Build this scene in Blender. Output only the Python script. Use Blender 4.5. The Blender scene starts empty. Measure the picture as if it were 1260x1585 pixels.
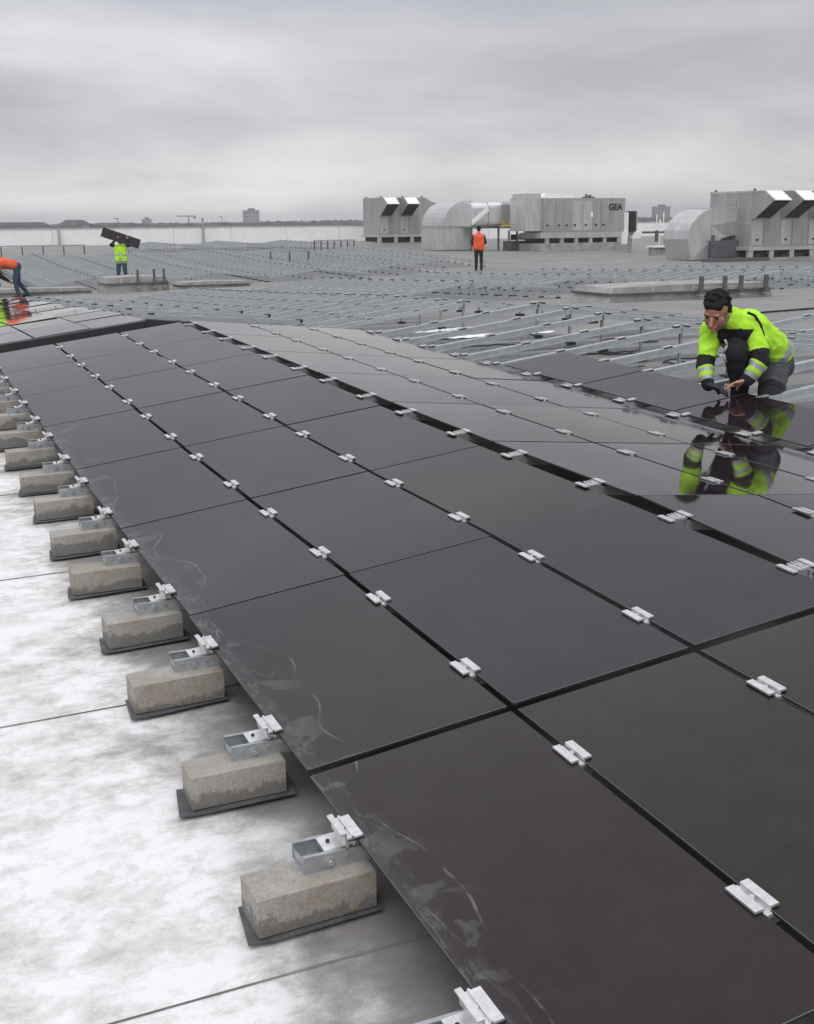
import bpy, bmesh, math, random
from mathutils import Vector, Matrix
random.seed(7)
R_ = math.radians
SC = bpy.context.scene
COL = SC.collection

# ------------------------------------------------------------------ camera
CAM = Vector((-0.90174, -2.77316, 1.39995))
_F = Vector((0.38585, 0.89245, -0.23379)); _R = Vector((0.91683, -0.39914, -0.01051)); _U = Vector((0.10270, 0.21029, 0.97223))
cd = bpy.data.cameras.new('camera'); cam = bpy.data.objects.new('camera', cd); COL.objects.link(cam)
cam.matrix_world = Matrix(((_R.x, _U.x, -_F.x, CAM.x), (_R.y, _U.y, -_F.y, CAM.y), (_R.z, _U.z, -_F.z, CAM.z), (0, 0, 0, 1)))
cd.sensor_fit = 'VERTICAL'; cd.sensor_height = 24.0; cd.lens = 24.0 * 1859.9 / 1585.0
cd.clip_start = 0.05; cd.clip_end = 6000
SC.camera = cam
SC.render.resolution_x = 814; SC.render.resolution_y = 1024

# ------------------------------------------------------------------ light
SUN_EL, SUN_ROT = R_(52), R_(200)
w = bpy.data.worlds.new('World'); SC.world = w; w.use_nodes = True
nt = w.node_tree; nt.nodes.clear()
def N(t, tree=None, **kw):
    n = (tree or nt).nodes.new(t)
    for k, v in kw.items(): setattr(n, k, v)
    return n
out = N('ShaderNodeOutputWorld'); add = N('ShaderNodeAddShader')
sky = N('ShaderNodeTexSky', sky_type='NISHITA', sun_disc=False); sky.sun_elevation = SUN_EL; sky.sun_rotation = SUN_ROT
bg1 = N('ShaderNodeBackground'); bg1.inputs[1].default_value = 0.05
huesat = N('ShaderNodeHueSaturation'); huesat.inputs['Saturation'].default_value = 0.15
nt.links.new(sky.outputs[0], huesat.inputs['Color']); nt.links.new(huesat.outputs[0], bg1.inputs[0])
# overcast cloud deck: grey layered banks, brighter towards the zenith
tc = N('ShaderNodeTexCoord'); sep = N('ShaderNodeSeparateXYZ'); nt.links.new(tc.outputs['Generated'], sep.inputs[0])
def M(op, a, b=None, tree=None, clamp=False):
    T = tree or nt
    n = T.nodes.new('ShaderNodeMath'); n.operation = op; n.use_clamp = clamp
    for i, v in enumerate((a, b)):
        if v is None: continue
        if isinstance(v, (int, float)): n.inputs[i].default_value = v
        else: T.links.new(v, n.inputs[i])
    return n.outputs[0]
zz = M('ADD', M('MAXIMUM', sep.outputs[2], 0.0), 0.17)
comb = N('ShaderNodeCombineXYZ')
nt.links.new(M('DIVIDE', sep.outputs[0], zz), comb.inputs[0]); nt.links.new(M('DIVIDE', sep.outputs[1], zz), comb.inputs[1])
n1 = N('ShaderNodeTexNoise'); n1.inputs['Scale'].default_value = 0.55; n1.inputs['Detail'].default_value = 10; n1.inputs['Roughness'].default_value = .54
n1.inputs['Distortion'].default_value = 0.6
SKYL2 = (3.0, 7.0, 0.0)
ml2 = N('ShaderNodeMapping'); ml2.inputs['Location'].default_value = SKYL2; nt.links.new(comb.outputs[0], ml2.inputs[0]); nt.links.new(ml2.outputs[0], n1.inputs['Vector'])
SKYLOC = (7.3, 2.2, 1.9)
mapn = N('ShaderNodeMapping'); mapn.inputs['Scale'].default_value = (2.4, 2.4, 8.5); mapn.inputs['Location'].default_value = SKYLOC
nt.links.new(tc.outputs['Generated'], mapn.inputs[0])
n2 = N('ShaderNodeTexNoise'); n2.inputs['Scale'].default_value = 1.35; n2.inputs['Detail'].default_value = 9; n2.inputs['Roughness'].default_value = .56; n2.inputs['Distortion'].default_value = .4
nt.links.new(mapn.outputs[0], n2.inputs['Vector'])
# elevation profile: bright band low down, darker deck above, bright overhead
er = N('ShaderNodeValToRGB'); cr = er.color_ramp
nt.links.new(M('MAXIMUM', sep.outputs[2], 0.0), er.inputs[0])
cr.elements[0].position = 0; cr.elements[0].color = (.80, .795, .77, 1)
cr.elements[1].position = 1; cr.elements[1].color = (1.22, 1.23, 1.27, 1)
for pos, c in ((.03, (.56, .56, .545, 1)), (.07, (.40, .398, .41, 1)), (.11, (.38, .38, .393, 1)), (.145, (.35, .35, .378, 1)), (.185, (.245, .243, .285, 1)), (.30, (.34, .345, .385, 1)), (.5, (.78, .79, .83, 1))):
    e = cr.elements.new(pos); e.color = c
mixv = M('ADD', M('MULTIPLY', n1.outputs['Fac'], .70), M('MULTIPLY', n2.outputs['Fac'], .60))
amp = N('ShaderNodeMapRange'); amp.inputs[1].default_value = .2; amp.inputs[2].default_value = .5; amp.inputs[3].default_value = 2.6; amp.inputs[4].default_value = .7
nt.links.new(sep.outputs[2], amp.inputs[0])
fac0 = M('ADD', M('MULTIPLY', M('SUBTRACT', mixv, .65), amp.outputs[0]), 0.97)
# the deck is thicker and darker towards the east (right)
east = N('ShaderNodeMapRange'); east.inputs[1].default_value = .12; east.inputs[2].default_value = .65; east.inputs[3].default_value = 1.05; east.inputs[4].default_value = .78
nt.links.new(sep.outputs[0], east.inputs[0]); fac = M('MULTIPLY', fac0, east.outputs[0])
vm = N('ShaderNodeVectorMath', operation='SCALE'); nt.links.new(fac, vm.inputs['Scale'])
tr_ = N('ShaderNodeMapRange'); tr_.inputs[1].default_value = 1.15; tr_.inputs[2].default_value = .75; nt.links.new(fac0, tr_.inputs[0])
tint = N('ShaderNodeMix', data_type='RGBA', blend_type='MULTIPLY'); nt.links.new(M('MULTIPLY', tr_.outputs[0], 1.0, clamp=True), tint.inputs[0]); nt.links.new(er.outputs[0], tint.inputs[6]); tint.inputs[7].default_value = (.985, .98, 1.05, 1)
nt.links.new(tint.outputs[2], vm.inputs[0])
bg2 = N('ShaderNodeBackground'); nt.links.new(vm.outputs[0], bg2.inputs[0]); bg2.inputs[1].default_value = 0.95
nt.links.new(bg1.outputs[0], add.inputs[0]); nt.links.new(bg2.outputs[0], add.inputs[1]); nt.links.new(add.outputs[0], out.inputs[0])

sd = bpy.data.lights.new('sun', 'SUN'); sd.energy = 0.7; sd.angle = R_(30); sd.color = (1, .97, .93)
so = bpy.data.objects.new('sun', sd); COL.objects.link(so)
so.rotation_euler = (R_(38), 0, R_(-30))
SC.view_settings.view_transform = 'Standard'; SC.view_settings.look = 'None'; SC.view_settings.exposure = 0; SC.view_settings.gamma = 1
SC.cycles.max_bounces = 6; SC.cycles.transparent_max_bounces = 4; SC.cycles.use_denoising = True

# ------------------------------------------------------------------ materials
def mat(name, col, rough=.6, metal=0., var=0., vscale=8., bump=0., bscale=60., col2=None, rvar=0., spec=None, stretch=None, coord='Object'):
    m = bpy.data.materials.new(name); m.use_nodes = True
    t = m.node_tree; b = t.nodes['Principled BSDF']
    b.inputs['Roughness'].default_value = rough; b.inputs['Metallic'].default_value = metal
    b.inputs['Base Color'].default_value = (*col, 1)
    if spec is not None: b.inputs['Specular IOR Level'].default_value = spec
    tcn = t.nodes.new('ShaderNodeTexCoord'); src = tcn.outputs[coord]
    oi = t.nodes.new('ShaderNodeObjectInfo')
    va = t.nodes.new('ShaderNodeVectorMath'); va.operation = 'ADD'; t.links.new(src, va.inputs[0])
    sc = t.nodes.new('ShaderNodeVectorMath'); sc.operation = 'SCALE'; sc.inputs[0].default_value = (37, 17, 29); t.links.new(oi.outputs['Random'], sc.inputs['Scale'])
    t.links.new(sc.outputs[0], va.inputs[1]); src = va.outputs[0]
    if stretch:
        mp = t.nodes.new('ShaderNodeMapping'); mp.inputs['Scale'].default_value = stretch; t.links.new(src, mp.inputs[0]); src = mp.outputs[0]
    if var or col2:
        n = t.nodes.new('ShaderNodeTexNoise'); n.inputs['Scale'].default_value = vscale; n.inputs['Detail'].default_value = 6; n.inputs['Roughness'].default_value = .6
        t.links.new(src, n.inputs['Vector'])
        rp = t.nodes.new('ShaderNodeValToRGB'); rp.color_ramp.elements[0].position = .35; rp.color_ramp.elements[1].position = .65
        c2 = col2 or tuple(max(0, c * (1 - var)) for c in col); c1 = col if col2 else tuple(min(1, c * (1 + var)) for c in col)
        rp.color_ramp.elements[0].color = (*c2, 1); rp.color_ramp.elements[1].color = (*c1, 1)
        t.links.new(n.outputs['Fac'], rp.inputs[0]); t.links.new(rp.outputs[0], b.inputs['Base Color'])
        if rvar:
            mr = t.nodes.new('ShaderNodeMapRange'); mr.inputs[3].default_value = max(.02, rough - rvar); mr.inputs[4].default_value = min(1, rough + rvar)
            t.links.new(n.outputs['Fac'], mr.inputs[0]); t.links.new(mr.outputs[0], b.inputs['Roughness'])
    if bump:
        n = t.nodes.new('ShaderNodeTexNoise'); n.inputs['Scale'].default_value = bscale; n.inputs['Detail'].default_value = 4
        t.links.new(src, n.inputs['Vector'])
        bp = t.nodes.new('ShaderNodeBump'); bp.inputs['Strength'].default_value = bump; bp.inputs['Distance'].default_value = .01
        t.links.new(n.outputs['Fac'], bp.inputs['Height']); t.links.new(bp.outputs[0], b.inputs['Normal'])
    return m

ALU = mat('aluminium', (.70, .70, .69), .38, .7, var=.12, vscale=45, rvar=.12)
GALV = mat('galvanised_steel', (.40, .42, .43), .5, .55, var=.16, vscale=25, rvar=.1)
GALVT = mat('galvanised_steel_pale', (.43, .465, .48), .45, .35, var=.10, vscale=14)
BOLT = mat('bolt_steel', (.72, .72, .72), .3, 1)
RUB = mat('black_rubber', (.02, .02, .022), .7, var=.3, vscale=20)
MATM = mat('bitumen_pad', (.10, .10, .105), .75, var=.25, vscale=14, bump=.25, bscale=120)
SHEET = mat('sheet_metal', (.40, .40, .39), .48, .4, var=.13, vscale=1.3, rvar=.1, stretch=(2.2, 2.2, .45))
SHEETB = mat('sheet_metal_light', (.53, .53, .52), .42, .4, var=.12, vscale=1.5, stretch=(2, 2, .5))
FOIL = mat('foil_lagging', (.86, .86, .87), .24, .8, var=.08, vscale=3, bump=1.0, bscale=2.5)
WHITE = mat('white_sheet', (.88, .88, .87), .55, var=.04, vscale=2)
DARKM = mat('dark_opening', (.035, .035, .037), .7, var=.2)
CURB = mat('pale_curb', (.33, .322, .305), .7, var=.25, vscale=2.5, bump=.1, bscale=20)
PIPE = mat('grey_pipe', (.10, .105, .11), .5, var=.2)
YEL = mat('yellow_wool', (.60, .47, .10), .8, var=.3, vscale=5)
HIVIS = mat('hi_vis_yellow', (.45, .84, .035), .8, var=.14, vscale=9, bump=1.0, bscale=13)
HIORG = mat('hi_vis_orange', (.80, .12, .04), .8, var=.18, vscale=6, bump=.9, bscale=9)
REFL = mat('reflective_band', (.36, .38, .37), .45, .2, var=.08, vscale=10)
BLKC = mat('black_cloth', (.012, .0125, .016), .9, var=.3, vscale=12, bump=.8, bscale=15)
GRYC = mat('grey_cloth', (.065, .066, .075), .85, var=.25, vscale=12, bump=.9, bscale=14)
DENIM = mat('blue_denim', (.035, .06, .095), .85, var=.3, vscale=10, bump=.3, bscale=25)
SKIN = mat('skin', (.56, .27, .19), .55, var=.08, vscale=14)
HAIR = mat('dark_hair', (.010, .0075, .0065), .95, var=.4, vscale=60, bump=.8, bscale=120)
EYE = mat('eye', (.02, .015, .012), .2)
LIP = mat('lip', (.40, .14, .12), .5)
GLOVE = mat('glove', (.03, .031, .035), .8, bump=.3)

def glass_mat(name, base, dusty=False):
    m = bpy.data.materials.new(name); m.use_nodes = True; t = m.node_tree; L = t.links
    b = t.nodes['Principled BSDF']; b.inputs['IOR'].default_value = 1.33
    oi = t.nodes.new('ShaderNodeObjectInfo'); tcn = t.nodes.new('ShaderNodeTexCoord')
    off = t.nodes.new('ShaderNodeVectorMath'); off.operation = 'SCALE'; off.inputs[0].default_value = (31, 57, 13); L.new(oi.outputs['Random'], off.inputs['Scale'])
    co = t.nodes.new('ShaderNodeVectorMath'); co.operation = 'ADD'; L.new(tcn.outputs['Object'], co.inputs[0]); L.new(off.outputs[0], co.inputs[1])
    rp = t.nodes.new('ShaderNodeValToRGB')
    rp.color_ramp.elements[0].color = (base[0]*1.05, base[1]*.80, base[2]*1.5, 1); rp.color_ramp.elements[1].color = (base[0]*1.10, base[1]*1.18, base[2]*.80, 1)
    n = t.nodes.new('ShaderNodeTexNoise'); n.inputs['Scale'].default_value = 1.6; n.inputs['Detail'].default_value = 3; L.new(co.outputs[0], n.inputs['Vector'])
    mixr = M('ADD', M('MULTIPLY', oi.outputs['Random'], .75, t), M('MULTIPLY', n.outputs['Fac'], .5, t), t)
    L.new(mixr, rp.inputs[0])
    # fine dust film and water marks
    g = t.nodes.new('ShaderNodeTexNoise'); g.inputs['Scale'].default_value = 7; g.inputs['Detail'].default_value = 9; g.inputs['Roughness'].default_value = .7; L.new(co.outputs[0], g.inputs['Vector'])
    g2 = t.nodes.new('ShaderNodeTexNoise'); g2.inputs['Scale'].default_value = 260; g2.inputs['Detail'].default_value = 2; L.new(co.outputs[0], g2.inputs['Vector'])
    film = M('MULTIPLY', M('MULTIPLY', M('SUBTRACT', g.outputs['Fac'], .40, t, clamp=True), .055, t), 1, t)
    spk = M('MULTIPLY', M('GREATER_THAN', g2.outputs['Fac'], .74, t), .05, t)
    dust = M('ADD', film, spk, t)
    if dusty:
        sx = t.nodes.new('ShaderNodeSeparateXYZ'); L.new(tcn.outputs['Object'], sx.inputs[0])
        def nz(sc, d, r=.5, dist=0, st=None):
            q = t.nodes.new('ShaderNodeTexNoise'); q.inputs['Scale'].default_value = sc; q.inputs['Detail'].default_value = d; q.inputs['Roughness'].default_value = r; q.inputs['Distortion'].default_value = dist
            if st:
                mp = t.nodes.new('ShaderNodeMapping'); mp.inputs['Scale'].default_value = st; L.new(co.outputs[0], mp.inputs[0]); L.new(mp.outputs[0], q.inputs['Vector'])
            else: L.new(co.outputs[0], q.inputs['Vector'])
            return q.outputs['Fac']
        big = nz(1.5, 1.5); fine = nz(14, 7, .65); brk = nz(5, 4, .6)
        # dried splash marks near the low edge: smooth arcs with a faint smeared band inside
        xw = M('ADD', sx.outputs[0], M('ADD', M('MULTIPLY', M('SUBTRACT', big, .5, t), .55, t), M('MULTIPLY', M('SUBTRACT', fine, .5, t), .012, t), t), t)
        def soft(v, c, wd):
            mr = t.nodes.new('ShaderNodeMapRange'); mr.interpolation_type = 'SMOOTHSTEP'; L.new(M('ABSOLUTE', M('SUBTRACT', v, c, t), None, t), mr.inputs[0])
            mr.inputs[1].default_value = 0; mr.inputs[2].default_value = wd; mr.inputs[3].default_value = 1; mr.inputs[4].default_value = 0; return mr.outputs[0]
        keep = t.nodes.new('ShaderNodeMapRange'); keep.inputs[1].default_value = .46; keep.inputs[2].default_value = .60; L.new(brk, keep.inputs[0]); keep = keep.outputs[0]
        arc = M('MULTIPLY', M('MULTIPLY', soft(xw, .105, .004), keep, t), M('MULTIPLY', fine, .55, t), t)
        def step(v, lo, hi):
            mr = t.nodes.new('ShaderNodeMapRange'); mr.inputs[1].default_value = lo; mr.inputs[2].default_value = hi; L.new(v, mr.inputs[0]); return mr.outputs[0]
        flake = step(nz(7, 3, .5, .4), .555, .575)
        smear = M('MULTIPLY', M('MULTIPLY', soft(xw, .06, .075), flake, t), M('MULTIPLY', fine, .15, t), t)
        edge = M('MULTIPLY', soft(sx.outputs[0], 0.0, .075), M('ADD', M('MULTIPLY', step(nz(26, 5, .7, .3, (1.6, .5, 1)), .50, .60), .12, t), .03, t), t)
        scr = M('MULTIPLY', M('MULTIPLY', soft(nz(2.2, 1, .5, .3, (3.0, .7, 1)), .56, .004), soft(sx.outputs[0], .03, .13), t), M('MULTIPLY', keep, .32, t), t)
        dust = M('ADD', M('ADD', dust, arc, t), M('ADD', M('ADD', smear, edge, t), scr, t), t)
    mx = t.nodes.new('ShaderNodeMix'); mx.data_type = 'RGBA'; L.new(dust, mx.inputs[0]); L.new(rp.outputs[0], mx.inputs[6]); mx.inputs[7].default_value = (.45, .45, .44, 1)
    L.new(mx.outputs[2], b.inputs['Base Color'])
    L.new(M('ADD', M('MULTIPLY', dust, .8, t), .035, t), b.inputs['Roughness'])
    return m
GLASS = glass_mat('solar_glass', (.0160, .0108, .0112))
GLASSD = glass_mat('solar_glass_marked', (.0160, .0108, .0112), True)
EDGE = mat('ground_glass_edge', (.11, .11, .115), .5)
UNDER = mat('panel_back', (.02, .02, .021), .7)

# concrete with damp lower edge (a real stain)
def concrete():
    m = bpy.data.materials.new('concrete'); m.use_nodes = True; t = m.node_tree; L = t.links; b = t.nodes['Principled BSDF']
    oi = t.nodes.new('ShaderNodeObjectInfo'); tcn = t.nodes.new('ShaderNodeTexCoord')
    off = t.nodes.new('ShaderNodeVectorMath'); off.operation = 'SCALE'; off.inputs[0].default_value = (31, 57, 13); L.new(oi.outputs['Random'], off.inputs['Scale'])
    co = t.nodes.new('ShaderNodeVectorMath'); co.operation = 'ADD'; L.new(tcn.outputs['Object'], co.inputs[0]); L.new(off.outputs[0], co.inputs[1])
    n = t.nodes.new('ShaderNodeTexNoise'); n.inputs['Scale'].default_value = 5; n.inputs['Detail'].default_value = 10; n.inputs['Roughness'].default_value = .65; L.new(co.outputs[0], n.inputs['Vector'])
    rp = t.nodes.new('ShaderNodeValToRGB'); e = rp.color_ramp.elements
    e[0].position = .3; e[0].color = (.30, .225, .15, 1); e[1].position = .62; e[1].color = (.40, .385, .355, 1)
    k = e.new(.48); k.color = (.345, .32, .285, 1)
    L.new(n.outputs['Fac'], rp.inputs[0])
    f = t.nodes.new('ShaderNodeTexNoise'); f.inputs['Scale'].default_value = 130; f.inputs['Detail'].default_value = 4; L.new(co.outputs[0], f.inputs['Vector'])
    sx = t.nodes.new('ShaderNodeSeparateXYZ'); L.new(tcn.outputs['Object'], sx.inputs[0])
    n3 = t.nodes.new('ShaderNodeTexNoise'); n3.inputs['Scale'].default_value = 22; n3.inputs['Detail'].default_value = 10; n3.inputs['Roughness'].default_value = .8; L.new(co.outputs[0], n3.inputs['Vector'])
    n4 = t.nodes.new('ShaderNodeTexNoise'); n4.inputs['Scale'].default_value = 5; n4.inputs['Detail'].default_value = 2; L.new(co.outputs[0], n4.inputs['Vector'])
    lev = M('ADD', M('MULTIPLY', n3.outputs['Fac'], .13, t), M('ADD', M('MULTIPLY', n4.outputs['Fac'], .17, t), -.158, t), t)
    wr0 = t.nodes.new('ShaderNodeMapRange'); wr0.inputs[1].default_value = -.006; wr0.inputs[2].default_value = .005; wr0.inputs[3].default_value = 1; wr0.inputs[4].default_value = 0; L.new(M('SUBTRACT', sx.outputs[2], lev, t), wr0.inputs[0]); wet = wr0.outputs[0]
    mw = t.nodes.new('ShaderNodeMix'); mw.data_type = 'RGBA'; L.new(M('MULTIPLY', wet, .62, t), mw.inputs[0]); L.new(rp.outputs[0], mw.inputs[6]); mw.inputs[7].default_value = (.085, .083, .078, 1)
    mf = t.nodes.new('ShaderNodeMix'); mf.data_type = 'RGBA'; mf.blend_type = 'MULTIPLY'; mf.inputs[0].default_value = .42; L.new(mw.outputs[2], mf.inputs[6])
    r2 = t.nodes.new('ShaderNodeValToRGB'); r2.color_ramp.elements[0].position = .3; r2.color_ramp.elements[0].color = (.45, .45, .45, 1); r2.color_ramp.elements[1].position = .6; L.new(f.outputs['Fac'], r2.inputs[0]); L.new(r2.outputs[0], mf.inputs[7])
    L.new(mf.outputs[2], b.inputs['Base Color']); b.inputs['Roughness'].default_value = .85
    bp = t.nodes.new('ShaderNodeBump'); bp.inputs['Strength'].default_value = .35; bp.inputs['Distance'].default_value = .004; L.new(f.outputs['Fac'], bp.inputs['Height']); L.new(bp.outputs[0], b.inputs['Normal'])
    return m
CONC = concrete()

def roof_mat():
    m = bpy.data.materials.new('roof_membrane'); m.use_nodes = True; t = m.node_tree; L = t.links; b = t.nodes['Principled BSDF']
    tcn = t.nodes.new('ShaderNodeTexCoord'); P = tcn.outputs['Object']; sx = t.nodes.new('ShaderNodeSeparateXYZ'); L.new(P, sx.inputs[0])
    def noise(s, d=5, r=.55, dist=0, stretch=None):
        n = t.nodes.new('ShaderNodeTexNoise'); n.inputs['Scale'].default_value = s; n.inputs['Detail'].default_value = d; n.inputs['Roughness'].default_value = r; n.inputs['Distortion'].default_value = dist
        if stretch:
            mp = t.nodes.new('ShaderNodeMapping'); mp.inputs['Scale'].default_value = stretch; L.new(P, mp.inputs[0]); L.new(mp.outputs[0], n.inputs['Vector'])
        else: L.new(P, n.inputs['Vector'])
        return n.outputs['Fac']
    a = noise(1.7, 9, .66, .3, (1.0, 1.2, 1)); c = noise(9, 10, .74, .2, (.9, 1.15, 1)); g = noise(220, 3)
    # white coating left of the first array, giving way to grey towards it
    d = M('ADD', M('ADD', M('MULTIPLY', sx.outputs[0], -3.6, t), .18, t), M('MULTIPLY', M('SUBTRACT', a, .5, t), 3.0, t), t)
    d = M('ADD', d, M('MULTIPLY', M('SUBTRACT', c, .5, t), 1.6, t), t)
    wm = t.nodes.new('ShaderNodeMapRange'); wm.inputs[1].default_value = .0; wm.inputs[2].default_value = 1.7; wm.interpolation_type = 'SMOOTHSTEP'; L.new(d, wm.inputs[0])
    bl = t.nodes.new('ShaderNodeMapRange'); bl.inputs[1].default_value = .37; bl.inputs[2].default_value = .55; L.new(M('ADD', M('MULTIPLY', c, .62, t), M('MULTIPLY', a, .38, t), t), bl.inputs[0])
    wcol = t.nodes.new('ShaderNodeMix'); wcol.data_type = 'RGBA'; L.new(bl.outputs[0], wcol.inputs[0]); wcol.inputs[6].default_value = (.47, .45, .42, 1); wcol.inputs[7].default_value = (.84, .84, .83, 1)
    e = noise(.5, 6, .6, .8); e2 = noise(3.2, 9, .72)
    rp = t.nodes.new('ShaderNodeValToRGB'); el = rp.color_ramp.elements; el[0].position = .35; el[0].color = (.15, .145, .14, 1); el[1].position = .68; el[1].color = (.33, .315, .295, 1)
    L.new(M('ADD', M('MULTIPLY', e, .5, t), M('MULTIPLY', e2, .5, t), t), rp.inputs[0])
    mx = t.nodes.new('ShaderNodeMix'); mx.data_type = 'RGBA'; L.new(wm.outputs[0], mx.inputs[0]); L.new(rp.outputs[0], mx.inputs[6]); L.new(wcol.outputs[2], mx.inputs[7])
    mg = t.nodes.new('ShaderNodeMix'); mg.data_type = 'RGBA'; mg.blend_type = 'MULTIPLY'; mg.inputs[0].default_value = .16; L.new(mx.outputs[2], mg.inputs[6])
    rg = t.nodes.new('ShaderNodeValToRGB'); rg.color_ramp.elements[0].position = .3; rg.color_ramp.elements[0].color = (.5, .5, .5, 1); rg.color_ramp.elements[1].position = .62; L.new(g, rg.inputs[0]); L.new(rg.outputs[0], mg.inputs[7])
    L.new(mg.outputs[2], b.inputs['Base Color'])
    rr = t.nodes.new('ShaderNodeMapRange'); rr.inputs[1].default_value = .35; rr.inputs[2].default_value = .65; rr.inputs[3].default_value = .42; rr.inputs[4].default_value = .8; L.new(e2, rr.inputs[0]); L.new(rr.outputs[0], b.inputs['Roughness'])
    bp = t.nodes.new('ShaderNodeBump'); bp.inputs['Strength'].default_value = .18; bp.inputs['Distance'].default_value = .004
    L.new(M('ADD', g, M('MULTIPLY', c, 2, t), t), bp.inputs['Height']); L.new(bp.outputs[0], b.inputs['Normal'])
    return m
ROOF = roof_mat()

# ------------------------------------------------------------------ mesh helpers
class MB:
    def __init__(s): s.v = []; s.f = []; s.m = []; s.mats = []
    def mi(s, m):
        if m not in s.mats: s.mats.append(m)
        return s.mats.index(m)
    def add(s, vs, fs, m):
        o = len(s.v); s.v += [tuple(v) for v in vs]; i = s.mi(m)
        for f in fs: s.f.append(tuple(o + k for k in f)); s.m.append(i)
    def box(s, x0, x1, y0, y1, z0, z1, m, T=None, top=None):
        vs = [Vector((x, y, z)) for z in (z0, z1) for x, y in ((x0, y0), (x1, y0), (x1, y1), (x0, y1))]
        if T is not None: vs = [T @ v for v in vs]
        fs = [(0, 3, 2, 1), (4, 5, 6, 7), (0, 1, 5, 4), (1, 2, 6, 5), (2, 3, 7, 6), (3, 0, 4, 7)]
        if top is None: s.add(vs, fs, m)
        else:
            s.add(vs, [fs[1]], top); o = len(s.v) - 8; i = s.mi(m)
            for k, f in enumerate(fs):
                if k != 1: s.f.append(tuple(o + q for q in f)); s.m.append(i)
        return s
    def prism(s, prof, axis, a0, a1, m, T=None):
        # prof: list of 2D points; axis: extrusion axis index
        n = len(prof); vs = []
        for a in (a0, a1):
            for p, q in prof:
                v = [0, 0, 0]; o = [i for i in range(3) if i != axis]; v[o[0]] = p; v[o[1]] = q; v[axis] = a
                v = Vector(v); vs.append(T @ v if T is not None else v)
        fs = [tuple(range(n)), tuple(reversed(range(n, 2 * n)))] + [(i, i + n, (i + 1) % n + n, (i + 1) % n) for i in range(n)]
        s.add(vs, fs, m); return s
    def cyl(s, p0, p1, r0, m, r1=None, n=12, caps=True):
        p0, p1 = Vector(p0), Vector(p1); d = (p1 - p0).normalized(); a = d.orthogonal().normalized(); b = d.cross(a); r1 = r0 if r1 is None else r1
        vs = [p + r * (math.cos(2*math.pi*i/n) * a + math.sin(2*math.pi*i/n) * b) for p, r in ((p0, r0), (p1, r1)) for i in range(n)]
        fs = [(i, (i+1) % n, (i+1) % n + n, i + n) for i in range(n)]
        if caps: fs += [tuple(reversed(range(n))), tuple(range(n, 2*n))]
        s.add(vs, fs, m); return s
    def tube(s, pts, r, m, n=8):
        for a, b in zip(pts, pts[1:]): s.cyl(a, b, r, m, n=n)
        return s
    def mesh(s, name, bevel=0, smooth=False):
        me = bpy.data.meshes.new(name); me.from_pydata(s.v, [], s.f)
        for m in s.mats: me.materials.append(m)
        me.polygons.foreach_set('material_index', s.m)
        bm = bmesh.new(); bm.from_mesh(me); bmesh.ops.recalc_face_normals(bm, faces=bm.faces)
        if bevel: bmesh.ops.bevel(bm, geom=[e for e in bm.edges if len(e.link_faces) == 2 and e.calc_face_angle(0) > .5], offset=bevel, segments=2, affect='EDGES', profile=.6)
        if smooth:
            for f in bm.faces: f.smooth = True
        bm.to_mesh(me); bm.free(); me.update(); return me
    def build(s, name, parent=None, bevel=0, loc=None, mw=None, smooth=False):
        return link(name, s.mesh(name, bevel, smooth), parent, loc, mw)
def link(name, me, parent=None, loc=None, mw=None):
    o = bpy.data.objects.new(name, me); COL.objects.link(o)
    if mw is not None: o.matrix_world = mw
    elif loc is not None: o.location = loc
    if parent: o.parent = parent
    return o
def tag(o, label, cat, group=None):
    o['label'] = label; o['category'] = cat
    if group: o['group'] = group
    return o
def struct(o, kind='structure'): o['kind'] = kind; return o
def empty(name, loc=(0, 0, 0), mw=None):
    o = bpy.data.objects.new(name, None); COL.objects.link(o); o.empty_display_size = .2
    if mw is not None: o.matrix_world = mw
    else: o.location = loc
    return o
def copy_tree(o, parent=None):
    c = o.copy(); COL.objects.link(c)
    if parent: c.parent = parent
    for ch in [q for q in CH.get(o.name, [])]: copy_tree(ch, c)
    return c
CH = {}
def reg(p, *cs): CH.setdefault(p.name, []).extend(cs); return p
ORD = ['zeroth', 'first', 'second', 'third', 'fourth', 'fifth', 'sixth', 'seventh', 'eighth', 'ninth', 'tenth', 'eleventh', 'twelfth', 'thirteenth', 'fourteenth', 'fifteenth', 'sixteenth', 'seventeenth', 'eighteenth', 'nineteenth', 'twentieth', 'twenty-first', 'twenty-second', 'twenty-third']
def nth(k): return ORD[k]

# ------------------------------------------------------------------ roof shape
def interp(v, xs, ys):
    if v <= xs[0]: return ys[0]
    for a, b, c, d in zip(xs, xs[1:], ys, ys[1:]):
        if v <= b: return c + (d - c) * (v - a) / (b - a)
    return ys[-1]
def smo(a, b, v): t = min(max((v - a) / (b - a), 0), 1); return t * t * (3 - 2 * t)
AX = [-8, 0, 1.3, 2.6, 5.3, 8.5, 10.7, 13.3, 18, 23, 30, 38, 45, 60, 66, 76, 90]
AZ = [-.42, -.18, -.14, -.119, -.05, .012, -.03, -.07, -.26, -.42, -.58, -.72, -.62, -.12, -.08, 0, 0]
def zroof(x, y):
    return interp(y, AX, AZ) + .018 * min(max(x, -6), 10) - .42 * smo(22, 29, x) * smo(46, 58, y) * (1 - smo(70, 76, y))

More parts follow.
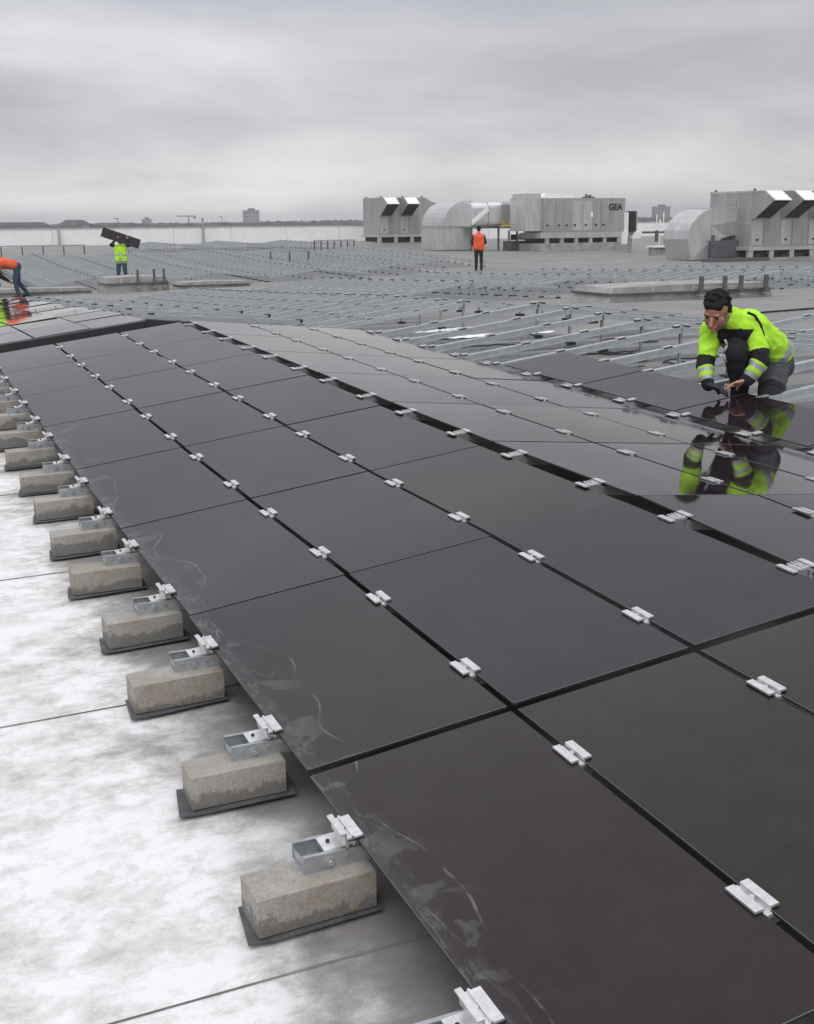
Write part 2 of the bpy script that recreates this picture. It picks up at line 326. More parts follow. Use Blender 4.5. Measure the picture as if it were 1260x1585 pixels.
xs = [-30, -20, -12, -8, -6, -4, -2, 0, 2, 4, 6, 8, 10, 13, 16, 20, 22, 24, 26, 28, 30, 34, 40, 50, 70, 95]
ys = sorted(set([-12] + AX + [-4, 3.5, 7, 12, 15.5, 20, 26, 34, 41.5, 48, 50, 52, 54, 56, 58, 63, 70, 72, 74, 82]))
mb = MB(); vs = [(x, y, zroof(x, y)) for y in ys for x in xs]; nx = len(xs)
mb.add(vs, [(j*nx+i, j*nx+i+1, (j+1)*nx+i+1, (j+1)*nx+i) for j in range(len(ys)-1) for i in range(nx-1)], ROOF)
struct(mb.build('roof', smooth=True))
# overlapping membrane laps, each a 3 mm step across the roof
LAPD = mat('lap_dirt', (.20, .19, .18), .9, var=.4, vscale=3)
lap = MB()
for i, y0 in enumerate([-2.14, -.545, 1.05, 2.65, 4.25, 5.85, 7.4, 9.0]):
    pts = [(-9 + 1.0 * k, y0 + .05 * (-1) ** i * math.sin(k * .4 + i) * .3 - .03 * k * 0) for k in range(18)]
    for (xa, ya), (xb, yb) in zip(pts, pts[1:]):
        vs = [(xa, ya, zroof(xa, ya) + .0045), (xb, yb, zroof(xb, yb) + .0045), (xb, yb + .085, zroof(xb, yb + .085) + .002), (xa, ya + .085, zroof(xa, ya + .085) + .002),
              (xa, ya, zroof(xa, ya) - .004), (xb, yb, zroof(xb, yb) - .004)]
        lap.add(vs, [(0, 1, 2, 3)], ROOF)
        q = [(xa, ya - .0028, zroof(xa, ya) + .0015), (xb, yb - .0028, zroof(xb, yb) + .0015), (xb, yb - .0005, zroof(xb, yb) + .0042), (xa, ya - .0005, zroof(xa, ya) + .0042)]
        lap.add(q, [(0, 1, 2, 3)], LAPD)
struct(lap.build('roof_lap'))
# ground far below, out to the horizon
GRD = mat('far_ground', (.10, .105, .085), .9, var=.3, vscale=.01, coord='Generated')
g = MB(); g.add([(-900, -600, -13), (2200, -600, -13), (2200, 3000, -13), (-900, 3000, -13)], [(0, 1, 2, 3)], GRD); struct(g.build('ground'))

# ------------------------------------------------------------------ array geometry
P = 3.861; W = .6202; PW = .599; TA = .1274; TD = .0942; GAP = .054
YS = [-2.66, -1.335, 0., 1.307, 2.617, 3.951, 5.287, 6.6, 7.908, 9.217]      # seams k=-2..7
ZS = [-.085, -.042, 0., .040, .061, .091, .130, .163, .196, .230]
def lowz(y): return interp(y, YS, ZS)
XR = 3 * W * math.cos(TA); ZRR = 3 * W * math.sin(TA)
def frame_mw(o, u, v):
    u = Vector(u).normalized(); n = u.cross(Vector(v)).normalized(); v = n.cross(u)
    return Matrix(((u.x, v.x, n.x, o[0]), (u.y, v.y, n.y, o[1]), (u.z, v.z, n.z, o[2]), (0, 0, 0, 1)))
PCACHE = {}
def panel(j, y0, y1, z0, z1, x0, ta, side, label, group, marked=False, dz=0., g0=.006, g1=.006, zoff=0., wob=.0012):
    """one frameless glass module between row seams y0..y1 in column j"""
    L = round((y1 - y0) - g0 - g1, 3)
    sgn = 1 if side == 0 else -1
    ta += random.uniform(-wob, wob); e_ = random.uniform(-wob, wob)*L; z0, z1 = z0 - e_/2, z1 + e_/2
    u = Vector((math.cos(ta), 0, sgn * math.sin(ta))); v = Vector((0, y1 - y0, z1 - z0)).normalized()
    o = Vector((x0, y0, z0)) + u * (j * W + (W - PW) / 2) + v * g0 + Vector((0, 0, zoff + dz))
    key = (L, marked)
    if key not in PCACHE:
        b = MB(); b.box(0, PW, 0, L, -.008, 0, UNDER, top=GLASSD if marked else GLASS); ei = b.mi(EDGE)
        # black laminate back and bonded back rails
        b.box(.012, PW - .012, .012, L - .012, -.0125, -.0085, UNDER)
        me = b.mesh('solar_panel', bevel=0)
        bm = bmesh.new(); bm.from_mesh(me)
        es = [e for e in bm.edges if len(e.link_faces) == 2 and min(q.co.z for q in e.verts) > -.0005]
        bmesh.ops.bevel(bm, geom=es, offset=.0014, segments=1, affect='EDGES', material=ei); bm.to_mesh(me); bm.free()
        PCACHE[key] = me
    ob = link('solar_panel', PCACHE[key], mw=frame_mw(o, u, v))
    return tag(ob, label, 'solar panel', group)

COLN = ['left column', 'middle column', 'column by the ridge']
n = 0
for k in range(-2, 7):
    for j in range(3):
        if k == -2 and j == 0: continue
        y0, y1, z0, z1 = YS[k+2], YS[k+3], ZS[k+2], ZS[k+3]
        r = k + 3 if j else k + 2
        lab = f"dark solar panel of the near slope, {COLN[j]}, {nth(r)} row from viewer"
        g0 = .017 if k == 0 else (.011 if k > 1 else .004); g1 = .017 if k == -1 else (.010 if k > 0 else .004)
        jit = 0 if k < 0 else random.uniform(-.0015, .0015)
        panel(j, y0, y1, z0, z1, 0, TA, 0, lab, 'solar panels of the large near slope', marked=(j == 0 and k < 4), dz=jit, g0=g0, g1=g1)
XD = XR + GAP; ZD = ZRR + .015
DC = ['column touching it', 'middle column', 'lowest column']
for k in range(0, 7):
    for j in range(3):
        if k == 0 and j == 2: continue
        y0, y1 = YS[k+2], YS[k+3]; z0, z1 = ZS[k+2] + ZD, ZS[k+3] + ZD
        r = k + 1 if j < 2 else k
        tl = 0.0
        if k == 0: z0 -= .030; z1 += .002
        ga, gb = (.004, .004) if k == 0 else (.009, .009)
        lab = f"grey solar panel right of the ridge, {DC[j]}, {nth(r)} row from viewer"
        panel(j, y0, y1, z0, z1, XD, TD, 1, lab, 'solar panels behind the near ridge', g0=ga, g1=gb)
# second bay: the module being set and its neighbours
B1Z = .082
def low1(y): return lowz(y) + B1Z
for (ya, yb, lab) in ((6.16, 4.99, 'farthest dark solar panel of the row being laid on the bare rails'),
                      (4.975, 3.79, 'dark solar panel on the bare rails directly left of the crouching worker\'s hands'),
                      (3.775, 2.50, 'solar panel mirroring the crouching worker, its far edge under his hands'),
                      (2.485, 1.30, 'dark solar panel at the right picture edge below the worker\'s rails')):
    panel(0, yb, ya, low1(yb), low1(ya), P, TA, 0, lab, 'newly laid solar panels in the second bay')
# mid block: grey modules on the left beyond the cross aisle
YM = [10.9 + 1.32 * i for i in range(11)]
def lowA(b, y): return zroof(b * P, y) + .18
for i in range(10):
    for j in range(3):
        if j == 0 and i > 2: continue
        ya, yb = YM[i], YM[i+1]
        r = i + 1
        panel(j, ya, yb, lowA(0, ya), lowA(0, yb), 0, TA, 0, f"pale panel beyond the aisle, {['outer column', 'middle column', 'column along its ridge'][j]}, {nth(r)} row from the aisle", 'solar panels of the block beyond the aisle', wob=.005)

# ------------------------------------------------------------------ clamps and frames
def me_mid_clamp():
    b = MB()
    b.box(-.030, -.011, -.048, .048, .003, .0085, ALU); b.box(.011, .030, -.048, .048, .003, .0085, ALU)
    b.box(-.011, -.0075, -.048, .048, -.012, .0085, ALU); b.box(.0075, .011, -.048, .048, -.012, .0085, ALU)
    b.box(-.0075, .0075, -.056, .056, -.012, -.004, ALU); b.cyl((0, 0, -.004), (0, 0, .006), .0065, BOLT, n=6)
    b.box(-.030, -.010, -.048, .048, .0003, .0028, RUB); b.box(.010, .030, -.048, .048, .0003, .0028, RUB)
    return b.mesh('clamp')
def me_end_clamp():
    b = MB()
    b.box(-.075, .01, -.034, .030, -.016, -.011, ALU)                      # plate on the rail
    b.box(-.026, -.020, -.050, .050, -.011, .022, ALU); b.box(-.008, -.003, -.050, .050, -.011, .016, ALU)
    b.box(-.034, -.020, -.050, .050, .022, .026, ALU); b.box(-.020, .020, -.050, .050, .006, .011, ALU)
    b.box(-.020, -.008, -.050, .050, -.003, .001, ALU); b.box(-.010, .022, -.050, .050, .0005, .0055, RUB)
    b.cyl((-.014, 0, .0), (-.014, 0, .014), .006, BOLT, n=6); b.cyl((-.055, 0, -.011), (-.055, 0, -.006), .005, RUB, n=8)
    return b.mesh('end_clamp')
def me_ridge_clamp():
    b = MB()
    b.box(-.032, -.006, -.044, .044, .003, .0085, ALU); b.box(-.010, -.006, -.044, .044, -.014, .0085, ALU)
    b.box(-.032, -.006, -.044, .044, .0003, .0028, RUB)
    b.box(-.006, .062, -.024, .030, -.004, .003, ALU)
    for i in range(3): b.box(.008 + .018 * i, .016 + .018 * i, -.034 + .003 * i, .038 + .003 * i, .003, .0085, ALU)
    b.box(.058, .082, -.036, .044, .0085, .0125, ALU)
    b.cyl((.03, 0, .0065), (.03, 0, .013), .007, BOLT, n=6)
    b.box(.0, .06, -.022, .022, -.05, -.006, GALV)
    return b.mesh('ridge_clamp')
ME_MID, ME_END, ME_RIDGE = me_mid_clamp(), me_end_clamp(), me_ridge_clamp()

RW = .030
def u_rail(b, L, m, y=0., h=.040, t=.003, x0=0., w=RW):
    b.box(x0, L, y - w, y + w, -h, -h + t, m); b.box(x0, L, y - w, y - w + t, -h + t, 0, m); b.box(x0, L, y + w - t, y + w, -h + t, 0, m)
    b.box(x0, L, y - w + t, y - w + .013, -t, 0, m); b.box(x0, L, y + w - .013, y + w - t, -t, 0, m)
    return b
def me_rail(L, m, name, x0): return u_rail(MB(), L, m, x0=x0).mesh(name)
ME_RA = me_rail(3*W + .01, GALV, 'rail', -.035); ME_RD = me_rail(3*W + .04, GALV, 'rail', .02)
def closed_rail(b, T, L, x0=0.):
    # bare rail: hat profile with a smooth pale top
    b.box(x0, L, -.024, .024, -.006, 0, GALVT, T); b.box(x0, L, -.028, -.0242, -.052, -.004, GALVT, T); b.box(x0, L, .0242, .028, -.052, -.004, GALVT, T)
    b.box(x0, L, -.043, -.0282, -.055, -.051, GALVT, T); b.box(x0, L, .0282, .043, -.055, -.051, GALVT, T)
ME_BR = MB(); closed_rail(ME_BR, Matrix.Identity(4), 3*W + .03, -.04); ME_BR = ME_BR.mesh('rail')
def me_base():
    # short open channel lying on the block, pivot bolt through its cheeks
    b = MB(); t = .003
    b.box(-.128, .06, -.043, .043, -.065, -.062, GALV); b.box(-.128, .06, -.043, -.040, -.062, -.022, GALV); b.box(-.128, .06, .040, .043, -.062, -.022, GALV)
    b.box(-.128, .06, -.040, -.032, -.025, -.022, GALV); b.box(-.128, .06, .032, .040, -.025, -.022, GALV)
    b.box(-.125, -.122, -.040, .040, -.059, -.040, GALV)
    b.cyl((-.062, -.052, -.044), (-.062, .052, -.044), .0048, BOLT, n=8); b.cyl((-.062, -.050, -.044), (-.062, -.043, -.044), .0105, BOLT, n=6); b.cyl((-.062, .043, -.044), (-.062, .050, -.044), .0105, BOLT, n=6)
    for q in (-.10, -.02): b.cyl((q, -.046, -.040), (q, -.043, -.040), .005, BOLT, n=6)
    return b.mesh('base_channel')
ME_BASE = me_base()

def covered_frame():
    """A-frame under glass: base channel, two sloping rails, eight clamps; origin on the low module edge"""
    root = empty('mounting_frame')
    cs = [link('base_channel', ME_BASE, root)]
    ra = link('rail', ME_RA, root); ra.rotation_euler = (0, -TA, 0); ra.location = (0, 0, -.014); cs.append(ra)
    rd = link('rail', ME_RD, root); rd.rotation_euler = (0, TD, 0); rd.location = (XD - .02, 0, ZD - .016); cs.append(rd)
    e = link('end_clamp', ME_END, root); e.rotation_euler = (0, -TA, 0); e.location = (0, 0, 0); cs.append(e)
    for j in (1, 2):
        c = link('clamp', ME_MID, root); c.rotation_euler = (0, -TA, 0); c.location = (j*W*math.cos(TA), 0, j*W*math.sin(TA)); cs.append(c)
        c = link('clamp', ME_MID, root); c.rotation_euler = (0, TD, 0); c.location = (XD + j*W*math.cos(TD), 0, ZD - j*W*math.sin(TD)); cs.append(c)
    c = link('ridge_clamp', ME_RIDGE, root); c.rotation_euler = (0, -TA*.4, 0); c.location = (XR, 0, ZRR); cs.append(c)
    c = link('end_clamp', ME_END, root); c.rotation_euler = (0, TD, math.pi); c.rotation_euler = (0, -TD, math.pi); c.location = (XD + 3*W*math.cos(TD), 0, ZD - 3*W*math.sin(TD)); cs.append(c)
    return reg(root, *cs)
CO = .235
fy = []
for i in range(len(YS) - 1):
    d = YS[i+1] - YS[i]; fy += [YS[i] + CO*d, YS[i] + (1-CO)*d]
fy = [y for y in fy if y > -1.34 + .2 or y > -1.2]
proto = covered_frame(); bproto = None; mproto = None
blk = MB().box(-.144, .144, -.060, .060, -.048, .048, CONC).mesh('concrete_block', bevel=.0016)
def me_pad():
    b = MB(); b.prism([(-.170, -.066), (-.11, -.074), (.16, -.064), (.172, .060), (-.150, .086)], 2, 0, .006, MATM); return b.mesh('rubber_mat', bevel=.0015)
pad = me_pad()
fy = [y for y in fy if y > -1.25]
for i, y in enumerate(fy):
    o = proto if i == 0 else copy_tree(proto)
    s = (lowz(y + .3) - lowz(y - .3)) / .6
    o.location = (0, y, lowz(y)); o.rotation_euler = (math.atan(s), 0, 0)
    tag(o, f"steel frame with silver clamps under the near panels, {nth(i+1)} from the viewer", 'mounting frame', 'mounting frames under the near panels')
    if i > 15: continue
    yb = y - .034
    b_ = link('concrete_block', blk, loc=(-.121 + random.uniform(-.012, .010), yb, lowz(y) - .0655 - .048)); b_.rotation_euler = (math.atan(s), -.018, random.uniform(-.055, .055)); b_.scale = (random.uniform(.93, 1.04), random.uniform(.95, 1.05), 1)
    tag(b_, f"damp concrete block beneath the left panel edge, {nth(i+1)} from the viewer", 'concrete block', 'concrete blocks along the left panel edge')
    zr = lowz(y) - .0655 - .096
    p_ = link('rubber_mat', pad, loc=(b_.location.x, yb, zr - .009)); p_.rotation_euler = (math.atan(s), -.018, b_.rotation_euler[2] + random.uniform(-.05, .05))
    tag(p_, f"dark bitumen mat under the {ORD[i+1]} concrete block from the viewer", 'mat', 'mats under the concrete blocks')

def me_foot(h):
    b = MB(); b.box(-.05, .05, -.05, .05, 0, .03, RUB); b.box(-.014, .014, -.004, .004, .03, h, GALV); b.box(-.014, -.010, -.014, .014, .03, h, GALV)
    return b.mesh('foot')
ME_F1, ME_F2 = me_foot(.14), me_foot(.345)
def me_clip():
    b = MB(); b.box(-.045, .045, -.016, .016, .0, .012, ALU); b.box(-.04, .04, -.026, -.016, -.010, .004, RUB); b.box(-.04, .04, .016, .026, -.010, .004, RUB); return b.mesh('clip')
ME_CLIP = me_clip()
def me_endclip():
    b = MB(); b.box(-.035, .02, -.024, .024, -.02, .008, RUB); b.box(-.03, .03, -.020, .020, .008, .016, ALU); return b.mesh('end_clip')
ME_ECLIP = me_endclip()
ME_TIE = MB(); ME_TIE.box(-.08, 2*XR + .12, -.028, .028, -.014, .0, GALV); ME_TIE.box(-.08, 2*XR + .12, -.030, -.027, .001, .022, GALV); ME_TIE.box(-.08, 2*XR + .12, .027, .030, .001, .022, GALV); ME_TIE = ME_TIE.mesh('tie_rail')
def bare_frame():
    root = empty('mounting_frame'); cs = []
    ra = link('rail', ME_BR, root); ra.rotation_euler = (0, -TA, 0); ra.location = (0, 0, -.010); cs.append(ra)
    rd = link('rail', ME_BR, root); rd.rotation_euler = (0, TD, 0); rd.location = (XD, 0, ZRR - .010); cs.append(rd)
    c = link('tie_rail', ME_TIE, root); c.location = (0, 0, -.15); cs.append(c)
    for j in (1, 2):
        c = link('clip', ME_CLIP, root); c.rotation_euler = (0, -TA, 0); c.location = (j*W*math.cos(TA), 0, j*W*math.sin(TA) - .009); cs.append(c)
        c = link('clip', ME_CLIP, root); c.rotation_euler = (0, TD, 0); c.location = (XD + j*W*math.cos(TD), 0, ZRR - j*W*math.sin(TD) - .009); cs.append(c)
    for x, z, ry, me in ((0, 0, -TA, ME_ECLIP), (XR - .02, ZRR, -TA, ME_ECLIP), (XD + .04, ZRR, TD, ME_ECLIP)):
        c = link('end_clip', me, root); c.rotation_euler = (0, ry, 0); c.location = (x, 0, z - .010); cs.append(c)
    for x, z, me in ((.0, -.178, ME_F1), (XR + .03, -.150, ME_F2), (XD + 3*W*math.cos(TD), -.11, ME_F1)):
        c = link('foot', me, root); c.location = (x, 0, z); cs.append(c)
    return reg(root, *cs)
bproto = bare_frame()
used = False
def place_bare(x, y, z, label, group, s=0., tilt=0.):
    global used
    o = copy_tree(bproto) if used else bproto; used = True
    o.location = (x, y, z); o.rotation_euler = (math.atan(s), tilt, 0)
    return tag(o, label, 'mounting frame', group)
ys1 = [y for y in fy if 1.9 < y < 9.3]
k = 0
for y in ys1:
    k += 1
    place_bare(P, y, low1(y), f"bare zinc-grey rail frame around the crouching worker, {nth(k)} from the viewer", 'bare frames around the crouching worker', .025)
k = 0
for y in (5.0, 5.65, 6.3, 6.95, 7.6):
    k += 1
    place_bare(2*P, y, lowz(y) + .12, f"bare zinc-grey rail frame at the right edge behind the worker's back, {nth(k)} from the viewer", 'bare frames behind the worker')
def slope(b, y): return (zroof(b*P, y + .5) - zroof(b*P, y - .5))
for i in range(22):
    y = 10.75 + .655 * i
    place_bare(P, y, lowA(1, y), f"bare rail frame in the field left of centre beyond the aisle, {nth(i+1)} from the aisle", 'bare frames in the field beyond the aisle', slope(1, y))

def me_simple(both=True):
    """a far frame: rails, clips and feet in one mesh, too small to show its parts"""
    b = MB()
    Ta = Matrix.Rotation(-TA, 4, 'Y'); Td = Matrix.Translation((XD, 0, ZRR)) @ Matrix.Rotation(TD, 4, 'Y')
    for T in ((Ta, Td) if both else (Td,)):
        b.box(-.03, 3*W, -.034, .034, -.05, 0, GALVT, T)
        for j in (1, 2): b.box(j*W - .05, j*W + .05, -.03, .03, -.02, .014, ALU if j == 1 else GALV, T)
    for x, z in ((0, 0), (XR + (0 if both else .12), ZRR), (XD + 3*W*math.cos(TD), ZRR - 3*W*math.sin(TD)))[0 if both else 1:]:
        b.box(x - .035, x + .035, -.03, .03, z - .03, z + .010, RUB); b.box(x - .04, x + .04, -.04, .04, -.185, -.15, RUB); b.box(x - .02, x + .02, -.006, .006, -.15, z - .03, GALV)
    b.box(0, 2*XR, -.015, .015, -.17, -.15, GALV)
    return b.mesh('mounting_frame')
ME_S, ME_SD = me_simple(), me_simple(False)
def field(b, y0, y1, label, group, step=.655):
    y = y0
    while y < y1:
        o = link('mounting_frame', ME_S if b else ME_SD, loc=(b*P, y, lowA(b, y)))
        tilt = -math.atan((zroof(b*P + 3.6, y) - zroof(b*P, y)) / 3.6); o.rotation_euler = (math.atan(slope(b, y)), tilt, 0)
        tag(o, label, 'mounting frame', group); y += step
field(0, 11.2, 24, 'bare rail frame mostly hidden behind the ridge of the pale panels', 'half hidden frames beside the pale panels', 1.31)
field(2, 18.2, 27, 'bare rail frame in the field left of the wide pale skylight, second hump', 'bare frames left of the wide skylight')
field(3, 20.2, 29, 'bare rail frame in the field directly behind the wide pale skylight', 'bare frames behind the wide skylight')
field(4, 18.5, 29, 'bare rail frame right of and behind the wide pale skylight, above the worker', 'bare frames above the worker')
field(5, 20.5, 29, 'bare rail frame in the farthest row below the right air handling unit', 'bare frames below the right air handling unit')
for b, y0, y1, nm in ((1, 38.2, 55, 'leftmost distant hump, behind the stooping orange-vested man'), (2, 38, 55, 'distant hump behind the man carrying a panel'), (3, 38, 55, 'third distant hump left of centre'), (4, 40, 55, 'fourth distant hump near the man standing in orange'), (5, 44, 55, 'small distant patch beside the man standing in orange')):
    field(b, y0, y1, f"tiny bare rail frame of the {nm}", f"distant frames, bay {ORD[b]} from the left", .72)
for b in (3, 4, 5):
    field(b, 60.2, 67, f"tiny bare rail frame before the white parapet, {['left', 'middle', 'right'][b-3]} hump of the last field", f"last frames, {['left', 'middle', 'right'][b-3]} hump", .9)

# end rails closing the pale block; black faces stand in for the aisle's shade
def shade_end_rail(pts, label):
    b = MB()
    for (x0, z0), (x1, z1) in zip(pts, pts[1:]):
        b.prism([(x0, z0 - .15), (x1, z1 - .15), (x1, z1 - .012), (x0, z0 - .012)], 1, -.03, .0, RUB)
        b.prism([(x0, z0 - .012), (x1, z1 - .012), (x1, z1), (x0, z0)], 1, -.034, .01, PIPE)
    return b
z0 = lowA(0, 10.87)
er_ = shade_end_rail([(-.1, z0 - .01), (XR + .05, z0 + ZRR - .002)], '').build('shade_end_rail', loc=(0, 10.86, 0)); tag(er_, 'shade-painted end rail under the front edge of the pale panels beyond the aisle', 'end rail')
er_ = shade_end_rail([(XR - .02, z0 + ZRR + .01), (XR*2 + .1, z0 + .03)], '').build('shade_end_rail', loc=(0, 10.83, 0)); tag(er_, 'shade-painted end rail falling right from the ridge of the pale block, behind the near panels', 'end rail')

# puddles among the bare rails
WAT = mat('puddle_water', (.10, .10, .10), .03, spec=1.0); 
def puddle(cx, cy, rx, ry, seed):
    rnd = random.Random(seed); b = MB(); n = 28; vs = [(cx, cy, 0)]
    for i in range(n):
        a = 2*math.pi*i/n; r = 1 + .22*math.sin(3*a + seed) + .12*math.sin(7*a + 2*seed) + rnd.uniform(-.04, .04)
        vs.append((cx + rx*r*math.cos(a), cy + ry*r*math.sin(a), 0))
    vs = [(x, y, zroof(x, y) + .006) for x, y, z in vs]
    b.add(vs, [(0, i + 1, (i + 1) % n + 1) for i in range(n)], WAT); struct(b.build('puddle'))
puddle(5.2, 6.6, .35, .1, 6)
def plastic_sheet(p0, p1, w0, label, seed):
    rnd = random.Random(seed); b = MB(); n = 26; m_ = 5; a = Vector(p0); d = Vector(p1) - a; nrm = Vector((-d.y, d.x)).normalized(); vs = []
    for i in range(n + 1):
        t = i/n; wd = w0*(.35 + .65*math.sin(math.pi*min(max(t, .04), .96))**.6)*(1 + .15*math.sin(9*t + seed))
        for j in range(m_ + 1):
            q = a + d*t + nrm*(j/m_ - .5)*wd; vs.append((q.x, q.y, zroof(q.x, q.y) + .008 + rnd.uniform(0, .018)))
    for z_ in (0,): b.add(vs, [(i*(m_+1)+j, (i+1)*(m_+1)+j, (i+1)*(m_+1)+j+1, i*(m_+1)+j+1) for i in range(n) for j in range(m_)], WHITE)
    o = b.build('plastic_sheet', smooth=True); md = o.modifiers.new('thickness', 'SOLIDIFY'); md.thickness = .002; tag(o, label, 'sheet')
plastic_sheet((4.45, 10.15), (6.5, 9.85), .34, 'longer crumpled white sheet on the roof between the bare rails left of the worker', 1)
plastic_sheet((5.2, 10.95), (6.3, 11.15), .3, 'shorter crumpled white sheet on the roof, behind the longer white sheet', 2)
# cables lying on the roof
def cable(pts, r, label):
    b = MB(); q = []
    for (x0, y0), (x1, y1) in zip(pts, pts[1:]):
        for i in range(8):
            t = i / 8; x = x0 + (x1-x0)*t; y = y0 + (y1-y0)*t; q.append((x + .015*math.sin(9*x), y + .02*math.sin(7*y + x), zroof(x, y) + r + .003))
    b.tube(q, r, RUB, 6); tag(b.build('cable'), label, 'cable')
cable([(6.9, 9.6), (8.2, 9.9), (9.8, 10.3), (11.8, 10.9), (14, 11.3)], .014, 'thin dark cable running across bare roof behind the crouching worker')
cable([(3.9, 6.9), (4.6, 7.3), (5.3, 7.0), (6.2, 7.4)], .01, 'thin black cable looped under the bare rails left of the worker')
cable([(4.6, 5.1), (5.1, 5.6), (5.7, 5.4), (6.3, 5.9)], .01, 'thin black cable under the bare rails beside the worker')

rc = random.Random(11)
for cx, cy in ((5.0, 8.6), (5.9, 7.6), (4.9, 6.2), (6.2, 6.6), (6.6, 8.3)):
    a0 = rc.uniform(0, 6); pts = []
    for i in range(26):
        a = a0 + i*.33; r_ = .10 + .03*math.sin(2.3*a) + .006*i; x = cx + r_*1.6*math.cos(a); y = cy + r_*math.sin(a); pts.append((x, y, zroof(x, y) + .012 + .004*(i % 3)))
    cb = MB(); cb.tube(pts, .008, RUB, 5); tag(cb.build('cable'), 'short coil of black cable lying on the roof under the bare rails', 'cable', 'loose cable coils under the bare rails')
# ------------------------------------------------------------------ skylights, parapet
def skylight(x0, y0, lx, ly, h, posts, label):
    z = min(zroof(x0, y0), zroof(x0 + lx, y0)) - .04; root = empty('skylight', (x0, y0, z)); tag(root, label, 'skylight')
    b = MB(); b.prism([(-.08, 0), (0, h*.5), (0, h*.55), (lx, h*.55), (lx, h*.5), (lx + .08, 0)], 1, 0, ly, CURB); b.build('curb', root)
    MB().box(-.05, lx + .05, -.06, ly + .06, h*.55 + .003, h*.62, PIPE).build('frame', root)
    d = MB(); d.prism([(0, h*.62), (.05, h*.92), (lx*.5, h), (lx - .05, h*.92), (lx, h*.62)], 1, 0, ly, CURB)
    for i in range(1, 4): d.box(lx*i/4 - .02, lx*i/4 + .02, -.004, ly + .004, h*.62, h*.93, SHEETB)
    d.build('dome', root)
    for px in posts:
        p = MB(); p.box(px - .035, px + .035, -.14, -.09, h*.4, h*1.4, PIPE); p.box(px - .05, px + .05, -.16, -.065, h*.35, h*.42, GALV); p.build('post', root)
    if posts: MB().box(posts[0] - .1, posts[-1] + .5, -.10, -.085, h*.75, h*.83, GALV).build('hand_rail', root)
skylight(10.45, 14.7, 3.35, 1.2, .31, (1.75, 2.25, 2.6, 3.15), 'wide pale skylight with four upright posts behind the crouching worker\'s head')
skylight(5.45, 34.6, 1.9, 1.3, .52, (.95, 1.45, 1.75), 'small pale skylight with three posts in front of the yellow-vested man')
skylight(7.75, 34.7, 2.2, 1.0, .26, (), 'low pale skylight right of the small one by the yellow-vested man')
skylight(1.5, 35.2, 3.6, .8, .3, (), 'long low dark curb between the stooping man and the small skylight')

pw = empty('parapet_wall', (0, 80.5, 0)); tag(pw, 'long white parapet wall along the far roof edge below the skyline', 'wall')
for i in range(24):
    x = -22 + 4.0*i
    b = MB(); b.box(x + .012, x + 3.988, -.1, .1, -.35, 1.27, WHITE); b.build('cladding_panel', pw)
MB().box(-24, 76, -.16, .16, 1.272, 1.31, SHEETB).build('coping', pw)
for i, x in enumerate((10.4, 20.0)):
    m_ = MB(); m_.box(-.06, .06, -.35, -.23, -.2, 1.9 if i else 1.25, GALV); m_.build('post', pw, loc=(x, 0, 0))

# ------------------------------------------------------------------ air handling units
def text_mesh(s, size, m, name):
    c = bpy.data.curves.new(name, 'FONT'); c.body = s; c.size = size; c.extrude = .01; c.offset = .012
    o = bpy.data.objects.new(name, c); COL.objects.link(o); dg = bpy.context.evaluated_depsgraph_get()
    me = bpy.data.meshes.new_from_object(o.evaluated_get(dg)); me.materials.clear(); me.materials.append(m)
    bpy.data.objects.remove(o); bpy.data.curves.remove(c); return me

